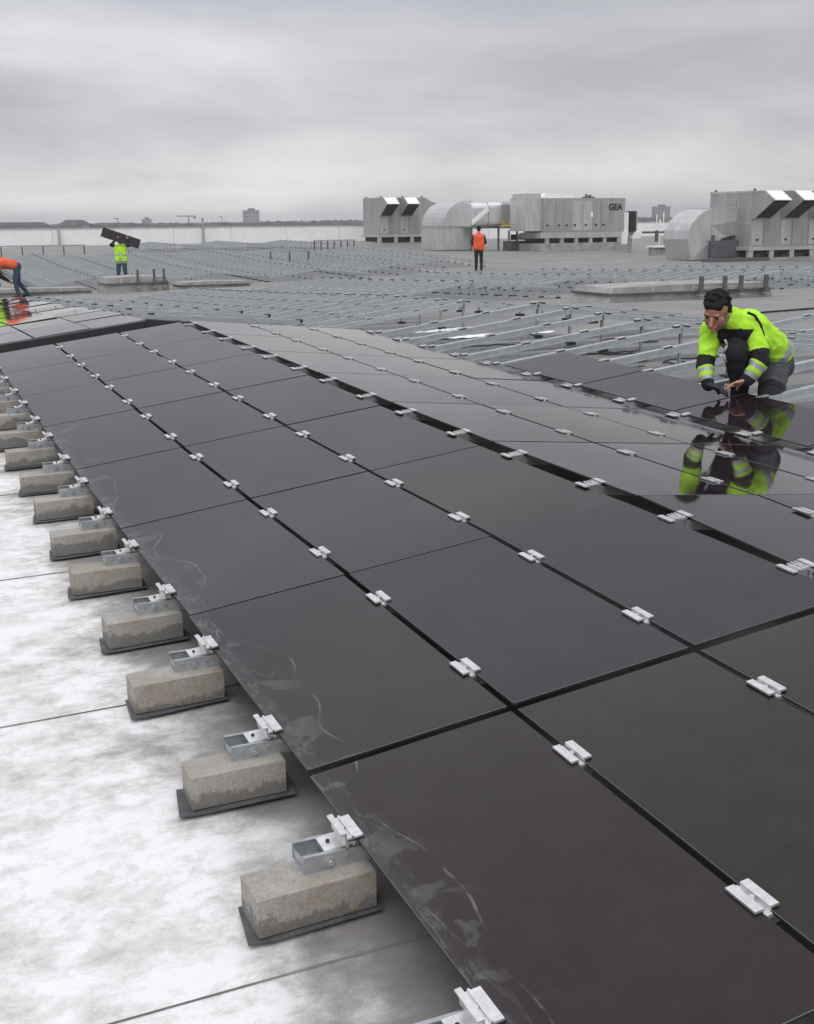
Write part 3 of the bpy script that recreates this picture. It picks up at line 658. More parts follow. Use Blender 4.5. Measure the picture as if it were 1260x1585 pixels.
def ahu(x, y, z, L, D, H, hoods, label, pitch=1.66, hw=.92, prot=1.55, base=.45):
    root = empty('air_handling_unit', (x, y, z)); tag(root, label, 'air unit')
    b = MB(); z0 = base
    b.box(0, L, 0, D, z0, z0 + H, SHEET); b.box(-.02, L + .02, -.02, D + .02, z0 + H - .07, z0 + H + .02, SHEETB)
    # panel joints of the end wall and long wall
    for k in range(1, 3): b.box(-.012, 0, D*k/3 - .02, D*k/3 + .02, z0, z0 + H - .07, SHEETB)
    b.box(-.012, 0, 0.02, D - .02, z0 + H*.42, z0 + H*.44, SHEETB)
    b.build('housing', root)
    lv = MB()
    for k in range(9): lv.box(-.05, -.013, D*.36, D*.62, z0 + H*.56 + .09*k, z0 + H*.56 + .09*k + .05, SHEETB)
    lv.build('louvre', root)
    lg_ = MB()
    for xx in (.15, L*.5, L - .3):
        for yy in (.12, D - .12): lg_.box(xx, xx + .12, yy - .03, yy + .03, z0 + H + .021, z0 + H + .11, PIPE)
    lg_.build('lifting_lug', root)
    c = MB(); c.box(-.15, L, -.12, 0 + .1, base - .16, base - .002, SHEETB); c.box(-.15, L, D - .1, D + .12, base - .16, base - .002, SHEETB); c.box(-.15, .05, .1, D - .1, base - .16, base - .002, SHEETB)
    for k in range(int(L/1.2) + 1):
        c.box(k*1.2 - .1, k*1.2 + .15, -.08, .12, .0, base - .16, SHEETB)
    c.box(-.3, L, -.35, D + .3, -.2, .06, CURB); c.build('base_frame', root)
    d = MB(); d.box(.1, L - .1, .13, D - .1, .06, base - .165, DARKM)  # near-black block fills the gap, standing in for shade under the unit
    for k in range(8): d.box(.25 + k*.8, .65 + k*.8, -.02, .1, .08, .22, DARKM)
    d.build('underside_shade_fill', root)
    for i in range(hoods):
        xo = .02 + pitch*i; t = z0 + H; lo = z0 + H*.50
        h = MB(); # cheeks, sloped top and dark throat
        for xa in (xo, xo + hw): h.prism([(0, lo), (-.15, lo), (-prot, t - .42), (-prot*.55, t), (0, t)], 0, xa, xa + .03, SHEET)
        h.prism([(-prot*.55, t), (-prot, t - .42), (-prot, t - .45), (-prot*.55, t - .03)], 0, xo - .015, xo + hw + .045, WHITE)
        h.prism([(0, t + .0), (0, t - .03), (-prot*.55, t - .03), (-prot*.55, t)], 0, xo - .015, xo + hw + .045, SHEETB)
        h.prism([(-.1, lo + .05), (-prot*.93, t - .52), (-prot*.88, t - .56), (-.06, lo + .1)], 0, xo + .03, xo + hw, DARKM)
        o = h.build('intake_hood', root)
        dr = MB().box(xo + .05, xo + .62, -.035, -.001, z0 + .08, lo - .05, SHEETB).build('door', root)
        MB().box(xo + .28, xo + .40, -.075, -.036, z0 + .28, z0 + .36, RUB).build('handle', dr)
        MB().box(xo + .75, xo + pitch - .1, -.02, -.001, z0 + .08, z0 + H*.9, SHEET).build('service_panel', root)
    return root
ahu(36.49, 43.26, -.40, 8.2, 3.1, 2.52, 4, 'large grey air handling unit with angled intake hoods at the right edge', base=.55)
UA = ahu(30.88, 75.0, .02, 3.5, 2.9, 2.45, 2, 'smaller grey air handling unit with two dark hoods left of the curved duct', pitch=1.5, hw=.85, prot=1.5, base=.62)

MB().prism([(3.52, .62), (3.52, 3.05), (4.1, 2.75), (5.2, 2.6), (5.2, .62)], 1, .05, 2.8, SHEET).build('transition', UA)
# big curved duct
def elbow_duct(x, y, z, w, h, d, r, label, m=SHEETB):
    root = empty('curved_duct', (x, y, z)); tag(root, label, 'duct')
    prof = [(0, 0), (0, h - r)]
    for i in range(1, 9):
        a = math.pi/2*i/8; prof.append((r - r*math.cos(a), h - r + r*math.sin(a)))
    prof += [(w, h), (w, 0)]
    b = MB(); b.prism(prof, 1, 0, d, m); b.build('shell', root, bevel=0)
    s = MB(); s.box(-.02, w + .02, -.03, -.001, h*.46, h*.5, GALV); s.box(-.03, -.001, 0, d, h*.46, h*.5, GALV); s.box(-.06, w, -.06, -.001, 0, .08, GALV); s.box(w - .06, w + .03, -.04, -.001, .08, h, GALV); s.build('flange', root)
elbow_duct(31.6, 66.3, -.28, 1.9, 2.98, 3.3, 1.6, 'large smooth curved grey duct standing left of the man in orange')
# foil wrapped duct on legs
fd = empty('foil_duct', (33.65, 64.9, -.3)); tag(fd, 'shiny foil-wrapped horizontal duct on dark legs behind the man in orange', 'duct')
def rbox(w, d, h, r, n=4):
    p = []
    for cx, cy, a0 in ((d - r, h - r, 0), (r, h - r, 90), (r, r, 180), (d - r, r, 270)):
        for i in range(n + 1): a = R_(a0 + 90*i/n); p.append((cx + r*math.cos(a), cy + r*math.sin(a)))
    return p
for x0, x1, s in ((-.75, .35, 0), (.39, 1.25, .03)):
    b = MB(); b.prism([(p, q + 1.42 - s) for p, q in rbox(0, 2.1, 1.45 + 2*s, .32)], 0, x0, x1, FOIL); b.build('duct_section', fd, bevel=.02)
MB().box(1.28, 2.3, .25, 1.9, 1.5, 2.75, SHEET).build('access_box', fd)
yb_ = MB(); yb_.box(1.30, 1.38, .16, .24, 1.38, 2.4, YEL); yb_.box(1.9, 2.05, .16, .24, 1.4, 1.8, YEL)
yb_.prism([(1.36, 1.9), (1.8, 1.45), (2.1, 1.75), (2.05, 1.4), (1.6, 1.38), (1.36, 1.5)], 1, .14, .2, YEL); yb_.build('insulation', fd)
MB().prism([(2.3, 1.45), (2.3, 2.95), (2.42, 2.9), (3.05, 1.9), (2.9, 1.5)], 1, .25, 1.8, FOIL).build('end_cap', fd)
st = MB(); st.prism([(-.75, 1.55), (-.72, 1.8), (.32, 2.62), (.36, 2.35)], 1, -.06, -.004, WHITE); st.build('strap', fd)
for xx in (-.72, 1.15, 2.45):
    MB().box(xx - .05, xx + .05, .1, .2, 0, 1.42, PIPE).build('leg', fd)
MB().box(-.8, 3.0, .08, .22, 1.32, 1.41, PIPE).build('support_beam', fd)
vb = MB(); vb.box(0, 1.35, 0, .8, 0, .55, PIPE); vb.box(.1, .5, -.05, 0, .62, .95, DARKM); vb.box(.7, 1.1, -.05, .3, .62, 1.0, SHEET); vb.box(0, .12, .1, .2, .55, 1.2, GALV); tag(vb.build('valve_station', loc=(35.1, 64.2, -.3)), 'dark pipes and valves beneath the foil-wrapped duct', 'pipework')
dp = MB(); dp.cyl((0, 0, 0), (0, 0, 2.55), .42, PIPE, n=20); dp.cyl((0, 0, 2.55), (0, 0, 2.7), .46, PIPE, n=20); tag(dp.build('vent_pipe', loc=(37.0, 63.4, -.3), smooth=False), 'dark upright vent pipe between the foil duct and the long unit', 'pipe')

# long unit with logo
bu = empty('air_handling_unit', (36.15, 61.9, -.30)); bu.scale = (.965, 1, 1); tag(bu, 'long grey air handling unit with black lettering on its upper right corner', 'air unit')
b = MB(); b.box(0, 6.0, 0, 2.4, 1.05, 3.06, SHEET); b.box(-1.1, 0, .2, 2.2, 1.15, 3.1, SHEETB)
b.build('housing', bu)
MB().prism([(.1, 3.065), (.45, 3.34), (2.35, 3.34), (2.35, 3.065)], 1, .4, 2.2, WHITE).build('white_cover', bu)
MB().box(-1.0, .0, .3, 2.1, 3.102, 3.33, SHEETB).build('top_box', bu)
for i, (xx, dw) in enumerate(((.05, .8), (.9, .5), (1.45, .55), (2.05, .75), (2.85, .7), (3.6, .5), (4.15, .5))):
    d_ = MB().box(xx, xx + dw, -.03, -.001, 1.15, 2.9, SHEETB if i in (3, 4) else SHEET).build('door', bu)
    MB().box(xx + .15, xx + .28, -.07, -.031, 1.42, 1.52, RUB).build('handle', d_)
b = MB(); b.box(-.2, 6.1, -.1, 2.5, .72, 1.045, SHEETB)
for k in range(6): b.box(.2 + k*1.05, .42 + k*1.05, -.05, .2, .3, .718, SHEETB)
b.box(-.4, 6.4, -.3, 2.7, -.3, .42, CURB); b.build('base_frame', bu)
b = MB(); b.box(0, 5.9, .25, 2.2, .425, .70, DARKM); b.build('underside_shade_fill', bu)  # dark fill in place of the shade below the housing
lg = link('logo', text_mesh('GEA', .52, RUB, 'logo'), bu); lg.rotation_euler = (R_(90), 0, 0); lg.location = (4.75, -.034, 2.36)
pl = MB().box(4.2, 4.5, -.02, -.001, 2.55, 2.85, WHITE).build('name_plate', bu)
pl = MB().box(3.42, 3.58, -.045, -.031, 1.95, 2.25, WHITE).build('label_plate', bu)
b = MB(); b.box(3.4, 4.1, .6, 1.0, 3.065, 3.16, PIPE); b.cyl((3.6, .8, 3.16), (3.6, .8, 3.3), .08, PIPE); b.cyl((3.85, .8, 3.16), (3.85, .8, 3.26), .1, PIPE); b.build('roof_fitting', bu)

# right elbow duct joining the right unit
re = empty('curved_duct', (34.0, 44.3, -.42)); re.scale = (.92, 1, .83); tag(re, 'faceted pale duct bending up into the large right air handling unit', 'duct')
prof_o = [(0, 0), (-.30, 1.15), (-.22, 1.62), (.0, 2.05), (.33, 2.42), (.74, 2.67), (1.2, 2.8), (3.2, 2.8)]; prof_i = [(3.2, 1.35), (2.3, 1.3), (1.75, 1.15), (1.75, 0)]
b = MB(); b.prism(prof_o + prof_i, 1, 0, 1.9, SHEETB); b.build('shell', re)
s = MB(); s.box(1.15, 1.19, -.03, 1.93, 1.3, 2.83, SHEETB); s.prism([(0.0, .0), (1.75, 0), (.9, .85)], 1, -.02, -.001, SHEET); s.prism([(1.2, 1.9), (1.95, 1.36), (3.2, 1.36), (3.2, 2.2)], 1, -.02, -.001, SHEET); s.build('flange', re)
b = MB(); b.box(1.0, 2.9, -.25, .6, .12, 1.05, PIPE); b.box(.95, 1.15, -.3, -.25, .08, 1.35, PIPE); b.box(-.4, 3.4, -1.7, -1.2, -.06, .12, PIPE); b.build('damper_box', re)

# vents and pipes right of the long unit
vt = empty('vent_stack', (39.75, 57.95, -.42)); tag(vt, 'black upright vent on a white stand right of the long unit', 'vent')
MB().box(-.2, .22, -.2, .3, 1.2, 2.36, RUB).build('cowl', vt)
b = MB(); b.box(-.34, -.24, -.1, .2, .9, 2.3, WHITE); b.box(.26, .36, -.1, .2, 1.25, 2.3, SHEETB); b.prism([(.0, .8), (.15, 1.2), (.4, 1.2), (.55, .8)], 1, -.3, .2, WHITE); b.box(-.5, -.36, -.2, .2, .5, 1.2, WHITE); b.box(-.1, .1, 0, .1, 0, 1.2, GALV); b.build('stand', vt)
pp = MB(); pp.cyl((0, 0, .4), (0, 0, 1.9), .05, WHITE, n=8); pp.cyl((-.22, 0, 1.55), (-.22, 0, 2.15), .035, WHITE, n=8); pp.cyl((.25, 0, 1.5), (.25, 0, 2.3), .035, WHITE, n=8); pp.cyl((-.22, 0, 1.55), (.25, 0, 1.5), .035, WHITE, n=8)
pp.cyl((-1.2, 0, 1.15), (.8, 0, 1.15), .06, PIPE, n=8); pp.cyl((.5, 0, .5), (.5, 0, 1.3), .12, PIPE, n=10); pp.cyl((-.2, 0, .6), (-.2, 0, 1.25), .1, PIPE, n=10)
tag(pp.build('pipe_group', loc=(41.3, 57.3, -.42)), 'thin white riser pipes with dark valves before the white wall', 'pipework')

# white duct run and bench-like railings far left of centre
def railing(x, y, w, n, h, label):
    z = zroof(x, y); root = empty('guard_rail', (x, y, z)); tag(root, label, 'railing')
    for i in range(n):
        MB().box(w*i/(n-1) - .03, w*i/(n-1) + .03, -.03, .03, 0, h, PIPE).build('post', root)
    MB().box(-.05, w + .05, -.045, .045, h, h + .07, GALV).build('top_rail', root)
railing(14.6, 47.4, 1.7, 3, .62, 'small grey guard rail among the distant frames left of centre')
railing(20.1, 57.5, 2.2, 7, .55, 'low grey grating fence by the white wall left of the smaller unit')
railing(3.9, 60.5, 5.0, 6, .5, 'low pale railing at the far left below the white wall')
b = MB(); b.box(0, 13, 0, .9, .0, .42, CURB); b.box(-.1, 13.1, -.1, 1, .423, .5, WHITE); tag(b.build('low_curb', loc=(37.2, 51.5, -.42)), 'long low curb with pale top between the long unit and the faceted duct', 'curb')

# ------------------------------------------------------------------ skyline
HZ = mat('far_facade', (.20, .205, .21), .9, var=.15, vscale=.05)
HZ2 = mat('far_facade_pale', (.33, .33, .32), .9, var=.1, vscale=.05)
HZW = mat('far_window', (.07, .075, .085), .4)
HZR = mat('far_roof', (.12, .12, .125), .9)
def tower(x, y, w, d, h, fl, cols, label, m=HZ2):
    root = empty('apartment_tower', (x, y, -13)); tag(root, label, 'building'); root.rotation_euler = (0, 0, R_(-20))
    H = h + 13
    MB().box(-w/2, w/2, -d/2, d/2, 0, H, m).build('wall', root)
    MB().box(-w/2 - .3, w/2 + .3, -d/2 - .3, d/2 + .3, H, H + .5, HZR).build('roof', root)
    MB().box(-w/5, w/4, -d/5, d/5, H + .5, H + 2.2, HZR).build('roof_house', root)
    for i in range(fl):
        b = MB()
        for c in range(cols):
            cx = -w/2 + w*(c + .5)/cols; b.box(cx - w/cols*.3, cx + w/cols*.3, -d/2 - .12, -d/2 - .02, H - 2.4 - i*2.9, H - 1.0 - i*2.9, HZW)
        b.build('window', root)
tower(291, 992, 13.0, 12, 12.5, 8, 5, 'pale high-rise block on the skyline left of centre')
tower(211, 1026, 7.0, 8, 6.2, 5, 3, 'small pale block on the skyline above the carrying man, right of the low halls')
tower(603, 856, 12.5, 10, 12.0, 8, 5, 'grey high-rise block on the skyline right of the long unit', HZ)
def hall(x, y, w, d, h, label, rh=2.0, m=HZ):
    root = empty('industrial_hall', (x, y, -13)); tag(root, label, 'building'); root.rotation_euler = (0, 0, R_(-10)); H = h + 13
    MB().box(-w/2, w/2, -d/2, d/2, 0, H, m).build('wall', root)
    MB().prism([(-w/2 - 1, H + .01), (-w/2 + 3, H + rh), (w/2 - 3, H + rh), (w/2 + 1, H + .01)], 1, -d/2 - 1, d/2 + 1, HZR).build('roof', root)
    b = MB()
    for k in range(int(w/6)): b.box(-w/2 + 2 + 6*k, -w/2 + 5 + 6*k, -d/2 - .2, -d/2 - .02, H - 3, H - 1.2, HZW)
    b.build('window', root)
hall(69, 640, 26, 20, 2.2, 'low grey hall with dark roof at the far left skyline', 1.6)
hall(104, 700, 15, 15, 2.8, 'two-storey pale house with dark roof on the left skyline', 2.2, HZ2)
hall(125, 690, 24, 16, 1.9, 'long low hall with dark flat roof above the carried panel', 1.4)
cr_ = empty('tower_crane', (243, 1012, -13)); tag(cr_, 'small construction crane on the skyline left of the pale high-rise', 'crane')
MB().box(-.5, .5, -.5, .5, 0, 21.5, HZ).build('mast', cr_); MB().box(-10, 6, -.4, .4, 21.5, 22.4, HZ).build('jib', cr_); MB().box(4, 6, -.8, .8, 19.8, 21.4, HZR).build('counterweight', cr_)
# mast poles
for x, y, z, lab in ((146, 800, 6.5, 'thin hooked lamp mast on the skyline above the carried panel'), (268, 1000, 8.5, 'thin mast on the skyline beside the pale high-rise')):
    b = MB(); b.box(-.25, .25, -.25, .25, 0, 13 + z, HZR); b.box(-2.5, 0, -.2, .2, 13 + z - .6, 13 + z, HZR); tag(b.build('mast_pole', loc=(x, y, -13)), lab, 'mast')
# wooded strip along the horizon
TREE = mat('far_woods', (.075, .08, .07), .95, var=.3, vscale=.08)
tw = MB(); rnd = random.Random(5)
for i in range(3600):
    az = rnd.uniform(R_(-2), R_(50)); d = rnd.uniform(680, 1250); hh = rnd.uniform(1.2, 3.4) * (1.0 if az < R_(17) else 1.15) + (d - 700)*.0012
    x, y = CAM.x + d*math.sin(az), CAM.y + d*math.cos(az); wd = rnd.uniform(2.5, 6)
    n = 7; ring = [(x + wd*math.cos(2*math.pi*q/n)*rnd.uniform(.7, 1.1), y + wd*math.sin(2*math.pi*q/n)) for q in range(n)]
    vs = [(a, b_, -13) for a, b_ in ring] + [(x + (a-x)*.75, y + (b_-y)*.75, hh*.75) for a, b_ in ring] + [(x + rnd.uniform(-2, 2), y, hh)]
    tw.add(vs, [(q, (q+1) % n, (q+1) % n + n, q + n) for q in range(n)] + [(q + n, (q+1) % n + n, 2*n) for q in range(n)], TREE)
struct(tw.build('distant_woods'), 'stuff')

# ------------------------------------------------------------------ damp winter air
hz = MB().box(-920, 2220, -620, 3020, -14, 24, RUB).build('haze'); struct(hz, 'stuff')
hm = bpy.data.materials.new('haze_air'); hm.use_nodes = True; t_ = hm.node_tree; t_.nodes.clear()
ho = t_.nodes.new('ShaderNodeOutputMaterial'); pv = t_.nodes.new('ShaderNodeVolumePrincipled'); pv.inputs['Color'].default_value = (.97, .975, .99, 1); pv.inputs['Density'].default_value = .00055; pv.inputs['Anisotropy'].default_value = .2
t_.links.new(pv.outputs[0], ho.inputs['Volume']); hz.data.materials.clear(); hz.data.materials.append(hm)

# ------------------------------------------------------------------ people
import numpy as np
def capsule(p0, p1, r0, r1, n=14, m=6, flat=None):
    """closed tapered capsule as verts, faces; flat=(axis vector, factor) squashes it across that axis"""
    p0, p1 = Vector(p0), Vector(p1); d = p1 - p0; L = d.length
    d = d / L if L > 1e-6 else Vector((0, 0, 1)); a = d.orthogonal().normalized(); b = d.cross(a)
    rings = []
    for i in range(1, m + 1):
        t = math.pi/2*i/m; rings.append((p0 - d*r0*math.cos(t), r0*math.sin(t)))
    for i in range(0, m):
        t = math.pi/2*i/m; rings.append((p1 + d*r1*math.sin(t), r1*math.cos(t)))
    vs = [p0 - d*r0] + [c + r*(math.cos(2*math.pi*k/n)*a + math.sin(2*math.pi*k/n)*b) for c, r in rings for k in range(n)] + [p1 + d*r1]
    if flat:
        ax = Vector(flat[0]).normalized(); c = (p0 + p1)/2
        vs = [v - ax*((v - c).dot(ax))*(1 - flat[1]) for v in vs]
    fs = [(0, 1 + (k+1) % n, 1 + k) for k in range(n)]
    for j in range(len(rings) - 1):
        for k in range(n): o = 1 + j*n; fs.append((o + k, o + (k+1) % n, o + n + (k+1) % n, o + n + k))
    o = 1 + (len(rings)-1)*n; fs += [(o + k, o + (k+1) % n, len(vs) - 1) for k in range(n)]
    return vs, fs
from mathutils import noise as mn
def skinned(name, prims, voxel, mats, chooser=None, parent=None, smooth=6, loc=None, fold=0., fsc=16.):
    """fuse capsules into one continuous surface; chooser(prim tag, t, point) -> material index"""
    me = bpy.data.meshes.new(name); V = []; Fc = []
    for pr in prims:
        vs, fs = capsule(*pr[:4], flat=pr[5] if len(pr) > 5 else None); o = len(V); V += [tuple(v) for v in vs]; Fc += [tuple(o + q for q in f) for f in fs]
    me.from_pydata(V, [], Fc); o = bpy.data.objects.new(name, me); COL.objects.link(o)
    r = o.modifiers.new('r', 'REMESH'); r.mode = 'VOXEL'; r.voxel_size = voxel; r.use_smooth_shade = True
    s = o.modifiers.new('s', 'SMOOTH'); s.factor = .5; s.iterations = smooth
    dg = bpy.context.evaluated_depsgraph_get(); dg.update(); nm = bpy.data.meshes.new_from_object(o.evaluated_get(dg))
    bpy.data.objects.remove(o); bpy.data.meshes.remove(me); nm.name = name
    for m_ in mats: nm.materials.append(m_)
    if chooser:
        P0 = np.array([p[0] for p in prims], float); P1 = np.array([p[1] for p in prims], float); R0 = np.array([p[2] for p in prims]); R1 = np.array([p[3] for p in prims])
        D = P1 - P0; DD = (D**2).sum(1) + 1e-9
        idx = []
        for f in nm.polygons:
            c = np.array(f.center); t = np.clip(((c - P0)*D).sum(1)/DD, 0, 1); q = P0 + D*t[:, None]; dist = np.sqrt(((c - q)**2).sum(1))/(R0 + (R1 - R0)*t)
            k = int(dist.argmin()); tr = ((c - P0[k])*D[k]).sum()/DD[k]; idx.append(chooser(prims[k][4], float(tr), c))
        nm.polygons.foreach_set('material_index', idx)
    if fold:
        ns = [v.normal.copy() for v in nm.vertices]
        for v, nn in zip(nm.vertices, ns):
            q = Vector((v.co.x*fsc, v.co.y*fsc, v.co.z*fsc*1.3)); q += .6*mn.noise_vector(q*.5)
            k_ = (1 - abs(mn.noise(q))*2.4); v.co += nn*(fold*max(k_, -.6) + fold*.5*mn.noise(q*2.3))
    for p in nm.polygons: p.use_smooth = True
    return link(name, nm, parent, loc)

# crouching worker: local basis r (picture right), t (towards viewer), u (up)
wr = Vector((.777, -.629, 0)); wt = Vector((-.629, -.777, 0)); wu = Vector((0, 0, 1)); WO = Vector((4.44, 3.80, .272))
worker = empty('person', WO)
tag(worker, 'crouching worker with dark hair in yellow hi-vis jacket setting a solar panel', 'person')
def w_(r, t, u):
    r = r*.86 if r > 0 else r
    return tuple(wr*(r - .02) + wt*t + wu*(u*.96 - .01))
hipR, hipL = w_(.10, -.42, .17), w_(.27, -.34, .17)
kneeR, kneeL = w_(-.03, .00, .30), w_(.24, -.02, -.05)
ankR, ankL = w_(.02, -.20, -.15), w_(.26, -.42, -.16)
toeR, toeL = w_(-.06, -.06, -.20), w_(.20, -.52, -.22)
waist = w_(.19, -.33, .28); chest = w_(.03, -.15, .42); neckb = w_(-.075, -.03, .50)
shL, shR = w_(.095, -.06, .455), w_(-.205, -.10, .405)
elL, elR = w_(.150, .05, .225), w_(-.235, .02, .17)
wrL, wrR = w_(.055, .085, .085), w_(-.205, .10, .055)
hdc = Vector(w_(-.170, .045, .565))
# head axes: face looks down and to the left, towards the viewer
hf = Vector(w_(-.28, .72, -.62)).normalized(); hs = Vector(w_(.93, .25, -.10)); hs = (hs - hf*hs.dot(hf)).normalized(); hu = hs.cross(hf) * -1
if hu.z < 0: hu = -hu
def h_(s, f, u): return tuple(hdc + (hs*s + hf*f + hu*u)*1.1)
def finger(base, d, curl, L, r, palm_n):
    """three bending phalanges"""
    out_ = []; p = Vector(base); d = Vector(d).normalized(); ax = d.cross(Vector(palm_n)).normalized()
    for i, (l, rr) in enumerate(((.45, 1), (.32, .92), (.23, .82))):
        q = p + d*L*l; out_.append((tuple(p), tuple(q), r*rr, r*rr*.92, 'hand')); p = q; d = Matrix.Rotation(curl, 3, ax) @ d
    return out_
def hand(wr_, dirv, side, pn, tag_='hand'):
    """palm plus four fingers of unequal length and a thumb from the side of the palm"""
    d = Vector(dirv).normalized(); s = Vector(side).normalized(); n_ = Vector(pn).normalized(); W0 = Vector(wr_); out_ = []
    for k, (o, L, cu) in enumerate(((-.030, .072, .55), (-.010, .080, .45), (.010, .076, .50), (.029, .060, .60))):
        base = W0 + d*.085 + s*o; out_.append((tuple(W0 + d*.01 + s*o*.55), tuple(base), .013, .0115, tag_)); out_ += finger(base, d + s*o*1.5, cu, L, .0092 if k < 3 else .008, n_)
    out_ += finger(W0 + d*.025 - s*.025, d*.6 - s*.8 + n_*.3, .25, .065, .0108, n_)
    out_.append((tuple(W0 - d*.02), tuple(W0 + d*.07), .021, .019, tag_))
    return out_
head = [(h_(0, -.015, .035), h_(0, .012, .045), .083, .078, 'head'), (h_(0, .030, -.045), h_(0, .052, -.068), .052, .038, 'head'),
        (h_(0, .045, .0), h_(0, .052, -.035), .056, .048, 'head'), (h_(0, .098, .012), h_(0, .116, -.018), .010, .0145, 'head'),
        (h_(-.030, .074, .034), h_(.030, .074, .034), .015, .015, 'head'), (h_(-.036, .050, -.012), h_(-.030, .060, -.03), .026, .022, 'head'), (h_(.036, .050, -.012), h_(.030, .060, -.03), .026, .022, 'head'),
        (h_(-.018, .094, -.046), h_(.018, .094, -.046), .0085, .0085, 'head'), (h_(0, .085, -.082), h_(0, .088, -.088), .018, .016, 'head'),
        (h_(-.079, -.018, .012), h_(-.081, -.022, -.018), .012, .009, 'head'), (h_(.079, -.018, .012), h_(.081, -.022, -.018), .012, .009, 'head'),
        (neckb, tuple(hdc + hu*-.03 - hf*.03), .058, .056, 'neck')]
hv = lambda r, t, u: tuple(wr*r + wt*t + wu*u)
lh = hand(wrL, hv(-.86, .42, -.20), hv(.36, .72, .45), hv(.1, -.25, -.95)) 
rh = hand(wrR, hv(.80, .50, -.22), hv(-.40, .75, .30), hv(.1, .0, -1))
skel = [(chest, neckb, .10, .07, 'b'), (waist, chest, .11, .12, 'b'), (shL, elL, .042, .036, 'b'), (elL, wrL, .034, .024, 'b'), (shR, elR, .042, .036, 'b'), (elR, wrR, .034, .024, 'b'),
        (chest, shL, .07, .05, 'b'), (chest, shR, .07, .05, 'b'), (waist, hipL, .1, .08, 'b'), (waist, hipR, .1, .08, 'b'), (hipL, kneeL, .07, .05, 'b'), (kneeL, ankL, .045, .033, 'b'), (hipR, kneeR, .07, .05, 'b'), (kneeR, ankR, .045, .033, 'b'), (ankR, toeR, .03, .03, 'b'), (ankL, toeL, .03, .03, 'b')]
skinned('body', head + lh + rh + skel, .0052, [SKIN], None, worker, smooth=3)
# hair cap with short tufts
hp = [(h_(0, -.028, .050), h_(0, -.005, .060), .085, .078, 'h'), (h_(0, -.055, .0), h_(0, -.06, -.03), .066, .055, 'h'), (h_(-.030, .052, .082), h_(.034, .048, .084), .028, .029, 'h'),
      (h_(-.072, -.015, .035), h_(-.074, -.010, .005), .022, .013, 'h'), (h_(.072, -.015, .035), h_(.074, -.010, .005), .022, .013, 'h')]
for i in range(60):
    a = rnd.uniform(0, 6.28); e = rnd.uniform(.25, 1.5); s_, f_, u_ = math.cos(a)*math.cos(e), math.sin(a)*math.cos(e), math.sin(e)
    if f_ > .72: continue
    c = (.083*s_, -.015 + .083*f_, .058 + .078*u_); q = (c[0] + .006*s_ + rnd.uniform(-.006, .006), c[1] + .012*f_ + .006, c[2] + .005*u_); hp.append((h_(*c), h_(*q), .010, .005, 'h'))
skinned('hair', hp, .0055, [HAIR], None, worker, smooth=1)
for s_ in (-1, 1):
    e = MB(); vs, fs = capsule(h_(s_*.031, .086, .016), h_(s_*.033, .086, .016), .0085, .0085); e.add(vs, fs, EYE); e.build('eye', worker, smooth=True)
    e = MB(); e.tube([h_(s_*.016, .101, .034), h_(s_*.032, .098, .041), h_(s_*.046, .088, .036)], .0042, HAIR, 6); e.build('eyebrow', worker)
e = MB(); e.tube([h_(-.022, .096, -.047), h_(0, .104, -.045), h_(.022, .096, -.047)], .0038, LIP, 6); e.build('mouth', worker)
# stubble / short beard along the jaw
STUB = mat('stubbled_skin', (.27, .15, .115), .65, var=.15, vscale=60)
skinned('stubble', [(h_(-.040, .034, -.058), h_(0, .060, -.080), .034, .034, 's'), (h_(.040, .034, -.058), h_(0, .060, -.080), .034, .034, 's'), (h_(-.056, .006, -.03), h_(-.040, .034, -.058), .028, .032, 's'), (h_(.056, .006, -.03), h_(.040, .034, -.058), .028, .032, 's')], .005, [STUB], None, worker, smooth=3)
# jacket
collar = tuple(Vector(neckb) + (hdc - Vector(neckb))*.30)
jk = [(waist, chest, .138, .142, 'torso'), (w_(.10, -.38, .30), w_(-.06, -.20, .40), .12, .128, 'torso'), (w_(.27, -.28, .26), w_(.09, -.10, .40), .115, .123, 'torso'), (chest, neckb, .135, .085, 'yoke'), (neckb, collar, .078, .070, 'collar'),
      (w_(.03, -.06, .435), shL, .105, .088, 'shoulder'), (w_(-.06, -.10, .435), shR, .10, .082, 'shoulder'),
      (shL, elL, .078, .061, 'upperL'), (elL, wrL, .062, .043, 'foreL'), (shR, elR, .074, .057, 'upperR'), (elR, wrR, .058, .040, 'foreR')]
def jch(tg, t, c):
    loc_u = c[2]
    if tg == 'torso':
        if t < -.75: return 1
        if t < -.38: return 2
        if t < -.12: return 0
        if t < .12: return 2
        rr = c[0]*wr[0] + c[1]*wr[1]; tt = c[0]*wt[0] + c[1]*wt[1]
        if loc_u < .36 and tt > -.12 and rr < .03: return 1
        return 0
    if tg in ('upperL', 'upperR'):
        return 1 if t > .74 else 0
    if tg in ('foreL', 'foreR'):
        if t < .10: return 1
        if t < .20: return 0
        if t < .42: return 2
        if t < .62: return 0
        if t < .82: return 2
        return 1
    if tg in ('shoulder', 'yoke') and loc_u < .415 and c[0]*wt[0] + c[1]*wt[1] > -.10 and -.185 < c[0]*wr[0] + c[1]*wr[1] < .06: return 1
    return 0
jacket = skinned('jacket', jk, .0062, [HIVIS, BLKC, REFL], jch, worker, smooth=5, fold=.006, fsc=11)
